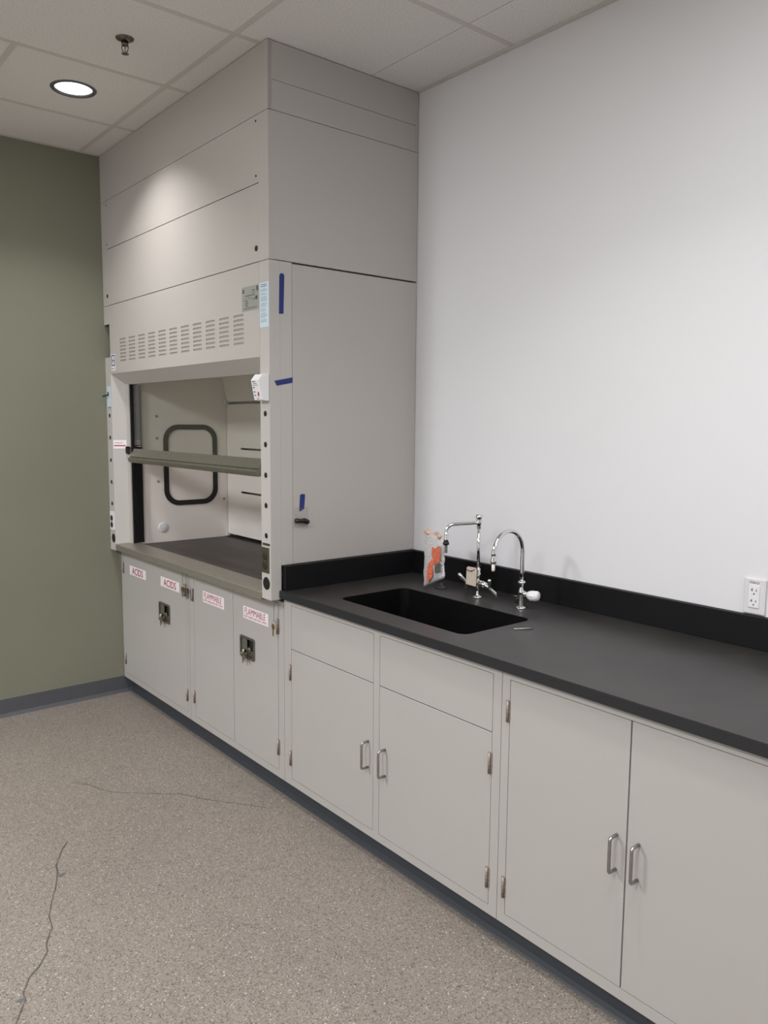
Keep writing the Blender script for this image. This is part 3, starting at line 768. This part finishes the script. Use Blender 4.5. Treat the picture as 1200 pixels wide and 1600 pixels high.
# face items follow the tilted front
def mface(y, z):
    k = (z-(zb_+0.004))/((zt-0.026)-(zb_+0.004)); return XD-0.034-0.016*k-0.0006
for z in (1.733, 1.716, 1.703):
    mb.box('ink', mface(0, z)-0.0008, mface(0, z)+0.001, 0.043, 0.052, z-0.002, z+0.002)
mb.box('red_led', mface(0, 1.708)-0.002, mface(0, 1.708)+0.001, 0.017, 0.024, 1.700, 1.716, 0.0006)
for z, a, b_, h_ in ((1.7555, 0.054, 0.030, 0.006), (1.748, 0.049, 0.022, 0.0035), (1.7415, 0.052, 0.016, 0.003), (1.690, 0.038, 0.026, 0.005)):
    mb.box('ink', mface(0, z)-0.0004, mface(0, z)+0.001, b_, a, z-h_/2*0.5, z+h_/2*0.5)
part(mb, 'airflow_monitor', 'small white airflow alarm with a red light')
# stickers
mb = MB(); X = XD-0.0004
mb.box('greysticker', X, XD, 0.0795, 0.2125, 2.0445, 2.1415)
mb.box('ink', X-0.0002, X, 0.083, 0.096, 2.118, 2.137); mb.box('ink', X-0.0002, X, 0.108, 0.130, 2.121, 2.1245); mb.box('ink', X-0.0002, X, 0.112, 0.126, 2.113, 2.1155)
mb.box('ink', X-0.0002, X, 0.192, 0.207, 2.118, 2.133); mb.box('greysticker', X-0.0003, X, 0.195, 0.199, 2.121, 2.134)
mb.box('ink', X-0.0002, X, 0.108, 0.186, 2.1035, 2.1065)
for k in range(14):
    y = 0.085+0.008*k+random.uniform(0, 0.004); z = 2.082+random.uniform(0, 0.016); mb.box('ink', X-0.0002, X, y, y+random.uniform(0.003, 0.008), z, z+0.003)
mb.box('ink', X-0.0002, X, 0.088, 0.105, 2.088, 2.099)
mb.text('ink', 'E', (X-0.0002, 0.180, 2.0635), LY, UZ, 0.021, 0.018)
mb.box('ink', X-0.0002, X, 0.092, 0.195, 2.0555, 2.0575); mb.box('ink', X-0.0002, X, 0.100, 0.200, 2.0515, 2.0525)
part(mb, 'certification_sticker', 'silver square certification sticker')
mb = MB(); mb.box('bluesticker', X, XD, 0.0035, 0.0715, 1.9705, 2.1425)
mb.box('ink', X-0.0002, X, 0.018, 0.062, 2.133, 2.1355); mb.box('ink', X-0.0002, X, 0.018, 0.062, 2.126, 2.1285)
z = 2.117
while z > 1.985:
    mb.box('blueink' if random.random() < 0.3 else 'ink', X-0.0002, X, 0.012+random.uniform(0, 0.02), 0.064, z, z+0.0009); z -= 0.0042 if random.random() < 0.75 else 0.0085
part(mb, 'instruction_sticker', 'pale blue tall instruction sticker of small print')
mb = MB(); mb.box('whitelabel', X, XD, 1.6135, 1.6735, 1.892, 1.9615)
mb.plate('blueink', rrect(1.6185, 1.6685, 1.897, 1.9565, 0.006), [rrect(1.624, 1.663, 1.9035, 1.950, 0.004)], 'x', X-0.0003, X)
mb.box('blueink', X-0.0003, X, 1.6285, 1.634, 1.909, 1.944); mb.box('blueink', X-0.0003, X, 1.653, 1.6585, 1.909, 1.944); mb.box('blueink', X-0.0003, X, 1.634, 1.653, 1.9235, 1.929)
mb.box('whitelabel', X, XD, 1.6135, 1.6735, 1.872, 1.8918)
mb.box('ink', X-0.0003, X, 1.654, 1.664, 1.879, 1.887); mb.box('ink', X-0.0003, X, 1.628, 1.646, 1.879, 1.881); mb.box('ink', X-0.0003, X, 1.628, 1.646, 1.885, 1.887); mb.box('ink', X-0.0003, X, 1.628, 1.631, 1.879, 1.887)
part(mb, 'maker_badge', 'small white badge with a blue framed mark')
# red striped sticker on the splayed left face, blue-white service label with hook
def onsplay(k, z, off=0.0006):     # k 0..1 from front edge to inner edge
    a = Vector((XD, 1.6855, 0)); b2 = Vector((-0.705, 1.643, 0)); d = (b2-a).normalized(); n = Vector((d.y, -d.x, 0))
    if n.y > 0: n = -n
    p = a.lerp(b2, k) + n*off; return Vector((p.x, p.y, z))
mb = MB()
def quad(m_, k0, k1, z0, z1, off):
    t2 = bmesh.new(); P = [onsplay(k0, z0, off), onsplay(k1, z0, off), onsplay(k1, z1, off), onsplay(k0, z1, off), onsplay(k0, z0, 0.0001), onsplay(k1, z0, 0.0001), onsplay(k1, z1, 0.0001), onsplay(k0, z1, 0.0001)]
    v = [t2.verts.new(p) for p in P]
    for q in ((0, 1, 2, 3), (4, 5, 6, 7), (0, 1, 5, 4), (1, 2, 6, 5), (2, 3, 7, 6), (3, 0, 4, 7)): t2.faces.new([v[i] for i in q])
    bmesh.ops.recalc_face_normals(t2, faces=t2.faces); mb.merge(t2, m_)
quad('whitelabel', 0.04, 0.95, 1.4425, 1.490, 0.0005); quad('red', 0.08, 0.9, 1.4555, 1.4615, 0.0008); quad('ink', 0.12, 0.75, 1.4755, 1.477, 0.0008); quad('ink', 0.12, 0.6, 1.4705, 1.4718, 0.0008)
lab(mb.build('sash_position_sticker', postL), 'white sticker with a red stripe')
mb = MB(); mb.box('bluesticker', X, XD, 1.692, 1.751, 1.676, 1.789)
mb.box('ink', X-0.0002, X, 1.700, 1.735, 1.669, 1.672); lab(mb.build('service_label', postL), 'pale blue service label')
mb = MB(); mb.tube('black', [(XD, 1.729, 1.742), (XD-0.018, 1.732, 1.7365), (XD-0.022, 1.756, 1.733)], 0.004, 10); mb.tube('black', [(XD-0.005, 1.7245, 1.738), (XD-0.006, 1.722, 1.757)], 0.003, 8)
lab(mb.build('hook', postL), 'small black hook')
# latch on the side panel
mb = MB()
mb.tube('black', [(-0.660, -0.010, 1.1955), (-0.648, -0.0135, 1.1965), (-0.635, -0.015, 1.1945), (-0.622, -0.0165, 1.196), (-0.607, -0.0145, 1.190), (-0.598, -0.010, 1.188)], [0.0085, 0.0095, 0.0085, 0.0105, 0.0115, 0.009], 14)
mb.lathe('black', [(0.010, 0), (0.010, 0.012), (0, 0.012)], (-0.648, YR, 1.1955), axis=(0, -1, 0), n=16)
part(mb, 'latch_handle', 'dark grey lumpy latch handle')

# ================================================================== THINGS ON AND AROUND
# blue tape strips
def tape(pts, label, g='blue tape strips on the hood side'):
    mb = MB(); mb.prism('tape', pts, 'y', YR-0.0011, YR-0.0003)
    return tag(mb.build('tape_strip'), label, 'tape', g)
def arc_top(x0, x1, z0, z1, zl):
    return [(x0-0.003, z0), (x1-0.005, z0+0.001), (x1, z1-0.008), (x1-0.006, z1), (x0+0.006, z1-0.001), (x0, z1-0.008)]
tape(arc_top(-0.7225, -0.7000, 2.0225, 2.1795, 0), 'long upright strip of blue tape high on the hood side')
tape([(-0.7380, 1.7415), (-0.6635, 1.7561), (-0.6634, 1.7774), (-0.7485, 1.7605)], 'slanted horizontal strip of blue tape crossing the hood side seam')
tape([(-0.6340, 1.2325), (-0.6280, 1.233), (-0.6098, 1.2420), (-0.6050, 1.2990), (-0.609, 1.304), (-0.624, 1.304), (-0.6295, 1.300)], 'short upright strip of blue tape above the black latch handle')
# small plastic bag taped under the third strip
mb = MB(); t2 = bmesh.new()
gx, gz = 7, 7; grid = []
for i in range(gx):
    row = []
    for j in range(gz):
        u, v = i/(gx-1), j/(gz-1)
        row.append(t2.verts.new((-0.661+0.068*u, -0.003-0.006*math.sin(PI*u)*(1-v)-0.001*random.random(), 1.168+0.082*v)))
    grid.append(row)
for i in range(gx-1):
    for j in range(gz-1): t2.faces.new((grid[i][j], grid[i+1][j], grid[i+1][j+1], grid[i][j+1]))
bmesh.ops.solidify(t2, geom=t2.faces[:], thickness=0.0004)
mb.merge(t2, 'film', True); tag(mb.build('plastic_bag'), 'clear plastic pouch taped to the hood side behind the latch', 'bag')

# keys
def ring(mb, m_, c_, r_, rad, nrm, n=16):
    q = Vector((0, 0, 1)).rotation_difference(Vector(nrm).normalized()).to_matrix()
    mb.tube(m_, [Vector(c_) + q @ Vector((r_*math.cos(2*PI*k/n), r_*math.sin(2*PI*k/n), 0)) for k in range(n)], rad, 6, closed=True)
def chain(mb, a, b_, r_=0.0028):
    a, b_ = Vector(a), Vector(b_); n = max(2, int((b_-a).length/(r_*1.55)))
    d = (b_-a).normalized(); s1 = d.cross(Vector((1, 0.3, 0))).normalized(); s2 = d.cross(s1)
    for k in range(n+1): ring(mb, 'steel', a.lerp(b_, k/n), r_, 0.0006, s1 if k % 2 else s2, 10)
def keyshape(mb, m_, x, y, ztop, L_, tilt=0.0):
    """flat key hanging down, in the y-z plane"""
    Mx = Matrix.Translation((x, y, ztop)) @ Matrix.Rotation(tilt, 4, 'X')
    h = []
    for k in range(16): a = 2*PI*k/16; h.append((0.0115*math.cos(a), -0.012+0.0125*math.sin(a)))
    mb.plate(m_, h, [circ(0, -0.006, 0.003, 10)], 'x', -0.001, 0.001, matrix=Mx)
    bl = [(-0.004, -0.022), (-0.004, -L_), (0, -L_-0.003), (0.004, -L_+0.002)]
    z = -L_+0.004; s_ = 1
    while z < -0.026: bl.append((0.004-0.0016*(s_ % 2), z)); z += 0.0035; s_ += 1
    bl.append((0.004, -0.022))
    mb.prism(m_, bl, 'x', -0.001, 0.001, matrix=Mx)
def hanging_keys(x, y, ztop, zkey, label, m1='brass', two=False, L_=0.05, eyeoff=(0, 0)):
    t = empty('key_ring', (x, y, zkey-0.06), label, 'keys')
    mb = MB(); chain(mb, (x+eyeoff[0], y+eyeoff[1], ztop), (x, y, zkey+0.012)); mb.build('chain', t)
    mb = MB(); ring(mb, 'steel', (x, y, zkey+0.004), 0.008, 0.0009, (0, 1, 0.1), 20); mb.build('split_ring', t)
    mb = MB(); keyshape(mb, m1, x-0.002, y, zkey, L_, 0.06); mb.build('key', t)
    if two:
        mb = MB(); keyshape(mb, 'nickelkey', x+0.003, y+0.003, zkey, L_*0.92, -0.12); mb.build('key', t)
    return t
hanging_keys(-0.728, 0.915, 0.8655, 0.775, 'brass key on a chain, first right of the right ACIDS label', two=True)
hanging_keys(-0.728, 0.861, 0.8655, 0.778, 'darker pair of keys on a chain, nearest the cabinet joint', 'pewter', True, 0.055, eyeoff=(0, 0.02))
t = hanging_keys(-0.733, 0.045, 0.835, 0.765, 'brass key on a chain below the right hood post', eyeoff=(0, -0.004))
mb = MB(); chain(mb, (-0.733, 0.041, 0.837), (-0.738, 0.012, 0.870), 0.0032); mb.build('chain', t)
t = empty('hanging_chain', (-0.728, 1.735, 0.745), 'short bright chain hanging at the cabinet corner by the green wall', 'chain')
mb = MB(); chain(mb, (-0.728, 1.742, 0.861), (-0.728, 1.728, 0.745), 0.0040); mb.build('links', t)
# keys left in the locks
for cy, cz, l in ((1.1705, 0.579, 'bunch of keys hanging from the lock of the ACIDS cabinet'), (0.297, 0.590, 'bunch of keys hanging from the lock of the FLAMMABLE cabinet')):
    t = empty('lock_key', (-0.715, cy, cz-0.05), l, 'keys')
    mb = MB(); mb.box('nickelkey', XC-0.016, XC-0.0005, cy-0.001, cy+0.001, cz-0.004, cz+0.004); 
    mb.lathe('nickelkey', [(0, -0.001), (0.011, -0.001), (0.011, 0.001), (0, 0.001)], (XC-0.020, cy, cz), axis=(0, 1, 0), n=16)
    mb.build('key', t)
    mb = MB(); ring(mb, 'steel', (XC-0.024, cy, cz-0.013), 0.012, 0.0010, (0.2, 1, 0), 20); mb.build('split_ring', t)
    mb = MB(); keyshape(mb, 'brass', XC-0.022, cy+0.004, cz-0.012, 0.042, 0.15); mb.build('key', t)
    mb = MB(); keyshape(mb, 'nickelkey', XC-0.026, cy-0.002, cz-0.010, 0.034, -0.5); mb.build('key', t)

# outlet on the white wall
mb = MB(); ya, yb, za, zb2 = -1.6305, -1.5625, 1.0185, 1.1305
t = empty('wall_outlet', (-0.01, (ya+yb)/2, za), 'white double electrical outlet on the white wall', 'outlet')
t2 = bmesh.new()
mb.box('outlet', -0.0085, -0.0006, ya, yb, za, zb2, 0.0035, 3); mb.build('cover_plate', t)
mb = MB(); yc = (ya+yb)/2
mb.prism('whiteplastic', rrect(yc-0.0165, yc+0.0165, 1.040, 1.109, 0.002), 'x', -0.0115, -0.0086)
for z in (1.0915, 1.0575):
    mb.box('ink', -0.0121, -0.0116, yc+0.005, yc+0.0072, z-0.001, z+0.0085); mb.box('ink', -0.0121, -0.0116, yc+0.0072, yc+0.0105, z+0.0022, z+0.0046)
    mb.box('ink', -0.0121, -0.0116, yc-0.0078, yc-0.0058, z-0.001, z+0.0065); mb.lathe('ink', [(0.0024, 0), (0.0024, 0.0005), (0, 0.0005)], (-0.0116, yc, z-0.0085), axis=(-1, 0, 0), n=10)
mb.build('receptacle', t)
mb = MB(); mb.text('ink', 'P2BB-27', (-0.0088, yc+0.016, 1.1145), LY, UZ, 0.0065, 0.031); mb.build('circuit_label', t)

# ------------------------------------------------ combination faucet
fx, fy = -0.178, -0.583
t = empty('lab_faucet', (fx, fy, ZC), 'tall chrome two-handle faucet with straight arm, wearing a beige tag', 'faucet')
mb = MB(); mb.lathe('chrome', [(0.020, 0), (0.021, 0.003), (0.019, 0.006), (0.010, 0.008), (0.0075, 0.012), (0.0065, 0.04), (0.0075, 0.044), (0.010, 0.046), (0, 0.046)], (fx, fy, ZC+0.0002), n=28); mb.build('base_flange', t)
mb = MB()
mb.lathe('chrome', [(0, 0), (0.012, 0), (0.014, 0.006), (0.014, 0.022), (0.011, 0.030), (0.012, 0.036), (0.012, 0.050), (0.009, 0.056), (0.0095, 0.066), (0.0075, 0.072), (0, 0.072)], (fx, fy, 0.9605), n=24)
mb.tube('chrome', [(fx, fy-0.046, 0.968), (fx, fy-0.03, 0.972), (fx, fy, 0.974), (fx, fy+0.03, 0.972), (fx, fy+0.046, 0.968)], [0.0105, 0.012, 0.0115, 0.012, 0.0105], 16)
mb.build('mixer_body', t)
for s_ in (-1, 1):
    mb = MB(); hy = fy + s_*0.062; hz = 0.964
    mb.tube('chrome', [(fx, fy+s_*0.046, 0.968), (fx, hy, hz)], [0.008, 0.007], 14)
    for q, wx, wz in ((1, 0.9, 0.45), (-1, 0.9, 0.45)):
        d = Vector((-0.55*q, 0.10*s_, 0.80*q)).normalized()
        base = Vector((fx, hy, hz))
        mb.tube('chrome', [base, base+d*0.010+Vector((0, s_*0.003, 0)), base+d*0.026+Vector((0, s_*0.012, 0)), base+d*0.040+Vector((0, s_*0.016, 0)), base+d*0.046+Vector((0, s_*0.017, 0))], [0.006, 0.0052, 0.0082, 0.0078, 0.003], 12)
    lab(mb.build('wing_handle', t), 'chrome wing handle ' + ('with green index' if s_ < 0 else 'on the far side'))
mb = MB(); mb.lathe('greenidx', [(0.004, 0), (0.004, 0.002), (0, 0.003)], (fx, fy-0.069, 0.963), axis=(0, -1, 0), n=12); mb.build('index_button', t)
mb = MB(); mb.tube('chrome', [(fx, fy, 1.030), (fx, fy, 1.196)], 0.0062, 16); mb.build('riser', t)
mb = MB(); mb.lathe('chrome', [(0, 0), (0.0085, 0), (0.0095, 0.004), (0.0095, 0.014), (0.012, 0.018), (0.0125, 0.030), (0.009, 0.036), (0.013, 0.040), (0.0145, 0.046), (0.0135, 0.053), (0.006, 0.056), (0, 0.056)], (fx, fy, 1.190), n=24); mb.build('vacuum_breaker', t)
ex, ey = -0.300, -0.525
mb = MB(); path = [(fx, fy, 1.213)]
dv = Vector((ex-fx, ey-fy, 0)); Ln = dv.length; dv.normalize(); rb = 0.03
for k in range(1, 6): s_ = (Ln-rb)*k/5; path.append((fx+dv.x*s_, fy+dv.y*s_, 1.213-0.004*k/5))
for k in range(1, 8):
    a = PI/2*k/7; s_ = Ln-rb+rb*math.sin(a); path.append((fx+dv.x*s_, fy+dv.y*s_, 1.209-rb+rb*math.cos(a)))
path += [(ex, ey, 1.165)]
mb.tube('chrome', path, 0.0065, 14)
mb.lathe('chrome', [(0, 0), (0.0095, 0), (0.0095, 0.012), (0.008, 0.020), (0.008, 0.036), (0.0065, 0.038), (0, 0.038)], (ex, ey, 1.140), n=20)
mb.build('spout', t)
mb = MB(); mb.lathe('black', [(0, 0), (0.0125, 0), (0.0125, 0.010), (0, 0.010)], (ex, ey, 1.1298), n=20)
pr = [(0, 0)]; z = 0
for k in range(6): pr += [(0.0048, z), (0.0066, z+0.0012), (0.0052, z+0.0052)]; z += 0.0055
pr += [(0, z)]
mb.lathe('greyfilm', pr, (ex, ey, 1.097), n=16); lab(mb.build('hose_nozzle', t), 'black serrated hose nozzle')
t3 = empty('hang_tag', (fx-0.02, fy+0.02, 0.963), 'beige card tag tied with brown string to the two-handle faucet', 'tag')
mb = MB()
mb.prism('tag', [(fy-0.008, 0.961), (fy+0.046, 0.964), (fy+0.043, 1.030), (fy+0.036, 1.036), (fy-0.006, 1.036), (fy-0.012, 1.030)], 'x', fx-0.0205, fx-0.0195)
mb.build('card', t3)
mb = MB(); mb.tube('string', [(fx-0.022, fy+0.044, 1.024), (fx-0.023, fy+0.028, 1.020), (fx-0.023, fy+0.014, 1.0195), (fx-0.019, fy-0.004, 1.030), (fx-0.010, fy-0.012, 1.0405), (fx+0.004, fy-0.009, 1.043), (fx+0.010, fy+0.002, 1.041), (fx+0.004, fy+0.011, 1.037), (fx-0.012, fy+0.014, 1.030), (fx-0.022, fy+0.016, 1.021)], 0.0016, 6)
mb.build('string', t3)

# ------------------------------------------------ gooseneck faucet
gx_, gy = -0.181, -0.811
t = empty('gooseneck_faucet', (gx_, gy, ZC), 'chrome gooseneck faucet with a white round knob', 'faucet')
mb = MB(); mb.lathe('chrome', [(0.020, 0), (0.021, 0.003), (0.018, 0.006), (0.012, 0.007), (0.012, 0.009), (0, 0.009)], (gx_, gy, ZC+0.0002), n=28); mb.build('base_flange', t)
mb = MB(); mb.lathe('chrome', [(0, 0.006), (0.0115, 0.006), (0.011, 0.012), (0.0105, 0.046), (0.0125, 0.050), (0.0125, 0.066), (0.0095, 0.074), (0.0085, 0.086), (0.010, 0.091), (0.0135, 0.094), (0.0145, 0.099), (0.0120, 0.103), (0.008, 0.104), (0, 0.104)], (gx_, gy, ZC), n=24)
mb.tube('chrome', [(gx_, gy, 0.9725), (gx_-0.002, gy-0.018, 0.9715), (gx_-0.003, gy-0.030, 0.9705)], [0.0105, 0.0100, 0.0080], 16)
mb.build('valve_body', t)
mb = MB(); kc = Vector((gx_-0.004, gy-0.030, 0.970)); pr = [(0, 0), (0.010, 0.001), (0.0150, 0.008), (0.0175, 0.016), (0.0175, 0.040), (0.0150, 0.047), (0.008, 0.0485), (0, 0.0485)]
mb.lathe('whiteplastic', pr, kc, axis=(0.22, -1, 0.03), n=20)
for k in range(10):
    a = 2*PI*k/10; mb.tube('whiteplastic', [kc+Vector((0.0165*math.cos(a)+0.003, -0.014, 0.0165*math.sin(a))), kc+Vector((0.0168*math.cos(a)+0.009, -0.040, 0.0168*math.sin(a)+0.001))], 0.0022, 6)
lab(mb.build('knob', t), 'white ribbed knob')
mb = MB(); path = [(gx_, gy, 1.010), (gx_, gy, 1.05), (gx_, gy, 1.10), (gx_, gy, 1.125)]; ra = 0.0845
rad = [0.0082]*4
for k in range(1, 25):
    a = PI*k/24; path.append((gx_-ra+ra*math.cos(a), gy-0.010*k/24, 1.128+ra*math.sin(a))); rad.append(0.0078)
mb.tube('chrome', path, rad, 16)
mb.build('gooseneck_spout', t)
hx, hy = path[-1][0], path[-1][1]
mb = MB(); mb.lathe('chrome', [(0, 0), (0.009, 0), (0.0108, 0.005), (0.0108, 0.013), (0.009, 0.017), (0.0095, 0.025), (0.0082, 0.027), (0, 0.027)], (hx, hy, 1.102), n=20); mb.build('spout_tip', t)
mb = MB(); mb.lathe('whitetip', [(0, 0), (0.0050, 0.001), (0.0062, 0.006), (0.0066, 0.028), (0, 0.028)], (hx, hy, 1.0738), n=16); lab(mb.build('spout_plug', t), 'white plastic tip')

# ------------------------------------------------ wrapped package hanging against the spout
BL = Vector((-0.2120, -0.3030, 0.9165)); BR = Vector((-0.278, -0.496, 0.991)); TL = Vector((-0.222, -0.322, 1.150)); TR = Vector((-0.281, -0.492, 1.152))
t = empty('wrapped_package', (-0.245, -0.40, 0.9165), 'bubble-wrapped package with an orange sheet beside the faucet nozzle', 'package')
ux = (BR-BL); nrm = ux.cross(TL-BL).normalized()
if nrm.x > 0: nrm = -nrm                                    # towards the room
def pk(u, v): return BL.lerp(BR, u).lerp(TL.lerp(TR, u), v)
mb = MB(); t2 = bmesh.new(); nu, nv = 14, 20
def bub(u, v, side):
    th = 0.014*(math.sin(PI*min(max(u, 0.0), 1.0))**0.5)*(math.sin(PI*min(max(v*0.93+0.035, 0), 1))**0.4)
    wv = 0.0018*math.sin(u*23+v*31)+0.0014*math.sin(v*61+u*9)
    uu = u + 0.02*math.sin(v*17)*(1 if 0 < u < 1 else 0.8)
    p = pk(uu, v) + nrm*side*(th+abs(wv))
    return p
F1 = [[t2.verts.new(bub(i/nu, j/nv, 1)) for j in range(nv+1)] for i in range(nu+1)]
B1 = [[t2.verts.new(bub(i/nu, j/nv, -1)) for j in range(nv+1)] for i in range(nu+1)]
for i in range(nu):
    for j in range(nv):
        t2.faces.new((F1[i][j], F1[i+1][j], F1[i+1][j+1], F1[i][j+1])); t2.faces.new((B1[i][j], B1[i][j+1], B1[i+1][j+1], B1[i+1][j]))
for i in range(nu):
    t2.faces.new((F1[i][0], B1[i][0], B1[i+1][0], F1[i+1][0])); t2.faces.new((F1[i][nv], F1[i+1][nv], B1[i+1][nv], B1[i][nv]))
for j in range(nv):
    t2.faces.new((F1[0][j], F1[0][j+1], B1[0][j+1], B1[0][j])); t2.faces.new((F1[nu][j], B1[nu][j], B1[nu][j+1], F1[nu][j+1]))
bmesh.ops.recalc_face_normals(t2, faces=t2.faces)
mb.merge(t2, 'wrap', True); lab(mb.build('bubble_wrap', t), 'whitish translucent bubble wrap')
def sheet(m_, uv, off, name, label=None, n=6):
    mb = MB(); t2 = bmesh.new()
    vs = [t2.verts.new(pk(u, v)+nrm*(off+0.0015*math.sin(u*19+v*13))) for u, v in uv]
    t2.faces.new(vs); r = bmesh.ops.extrude_face_region(t2, geom=t2.faces[:])
    for v in [g2 for g2 in r['geom'] if isinstance(g2, bmesh.types.BMVert)]: v.co -= nrm*0.001
    bmesh.ops.recalc_face_normals(t2, faces=t2.faces); mb.merge(t2, m_); o = mb.build(name, t)
    if label: lab(o, label)
sheet('orange', [(0.36, 0.02), (0.62, 0.10), (0.64, 0.36), (0.97, 0.42), (1.0, 0.70), (0.96, 0.80), (0.72, 0.72), (0.60, 0.76), (0.56, 0.60), (0.60, 0.50), (0.40, 0.40), (0.34, 0.15)], 0.0175, 'printed_sheet', 'orange printed sheet')
sheet('greyfilm', [(0.72, 0.17), (0.97, 0.17), (0.97, 0.38), (0.72, 0.36)], 0.017, 'metal_fitting', 'grey metal piece')
mb = MB(); P0 = [pk(u, 1.0)+nrm*0.006*math.sin(u*9)+Vector((0, 0, 0.004*math.sin(u*14)+0.002)) for u in (-0.05, 0.1, 0.25, 0.4, 0.55, 0.7, 0.85, 0.93)]
mb.tube('brownpaper', P0, [0.006, 0.0115, 0.009, 0.007, 0.008, 0.007, 0.010, 0.006], 10); lab(mb.build('paper_roll', t), 'tan crumpled paper at the top')

# ------------------------------------------------ small things on the worktop
mb = MB(); mb.lathe('greyreflection', [(0, 0), (0.025, 0), (0.026, 0.003), (0.018, 0.006), (0.010, 0.012), (0.008, 0.019), (0, 0.021)], (-0.168, -0.362, ZC+0.0004), n=28)  # cone added where the worktop shows a reflection
tag(mb.build('reflection_cone'), 'dark cone standing in for a reflection below the wrapped package', 'reflection')
mb = MB(); mb.tube('nickelkey', [(-0.4386, -1.0037, ZC+0.0026), (-0.411, -1.0205, ZC+0.0026), (-0.3832, -1.0369, ZC+0.0026)], 0.0020, 10)
tag(mb.build('metal_rod'), 'thin bright metal rod on the worktop in front of the sink corner', 'rod')
mb = MB(); mb.tube('steel', [(-0.043, -0.640, ZC+0.0016), (-0.036, -0.671, ZC+0.0016)], 0.0011, 8)
tag(mb.build('metal_pin'), 'tiny metal pin on the worktop against the backsplash', 'pin')
mb = MB(); mb.lathe('black', [(0, 0), (0.008, 0), (0.009, 0.004), (0.007, 0.010), (0.009, 0.014), (0.006, 0.019), (0, 0.019)], (-0.120, -0.739, ZC+0.0004), n=16)
tag(mb.build('bottle_stopper'), 'small black plastic stopper behind the gooseneck faucet', 'cap')
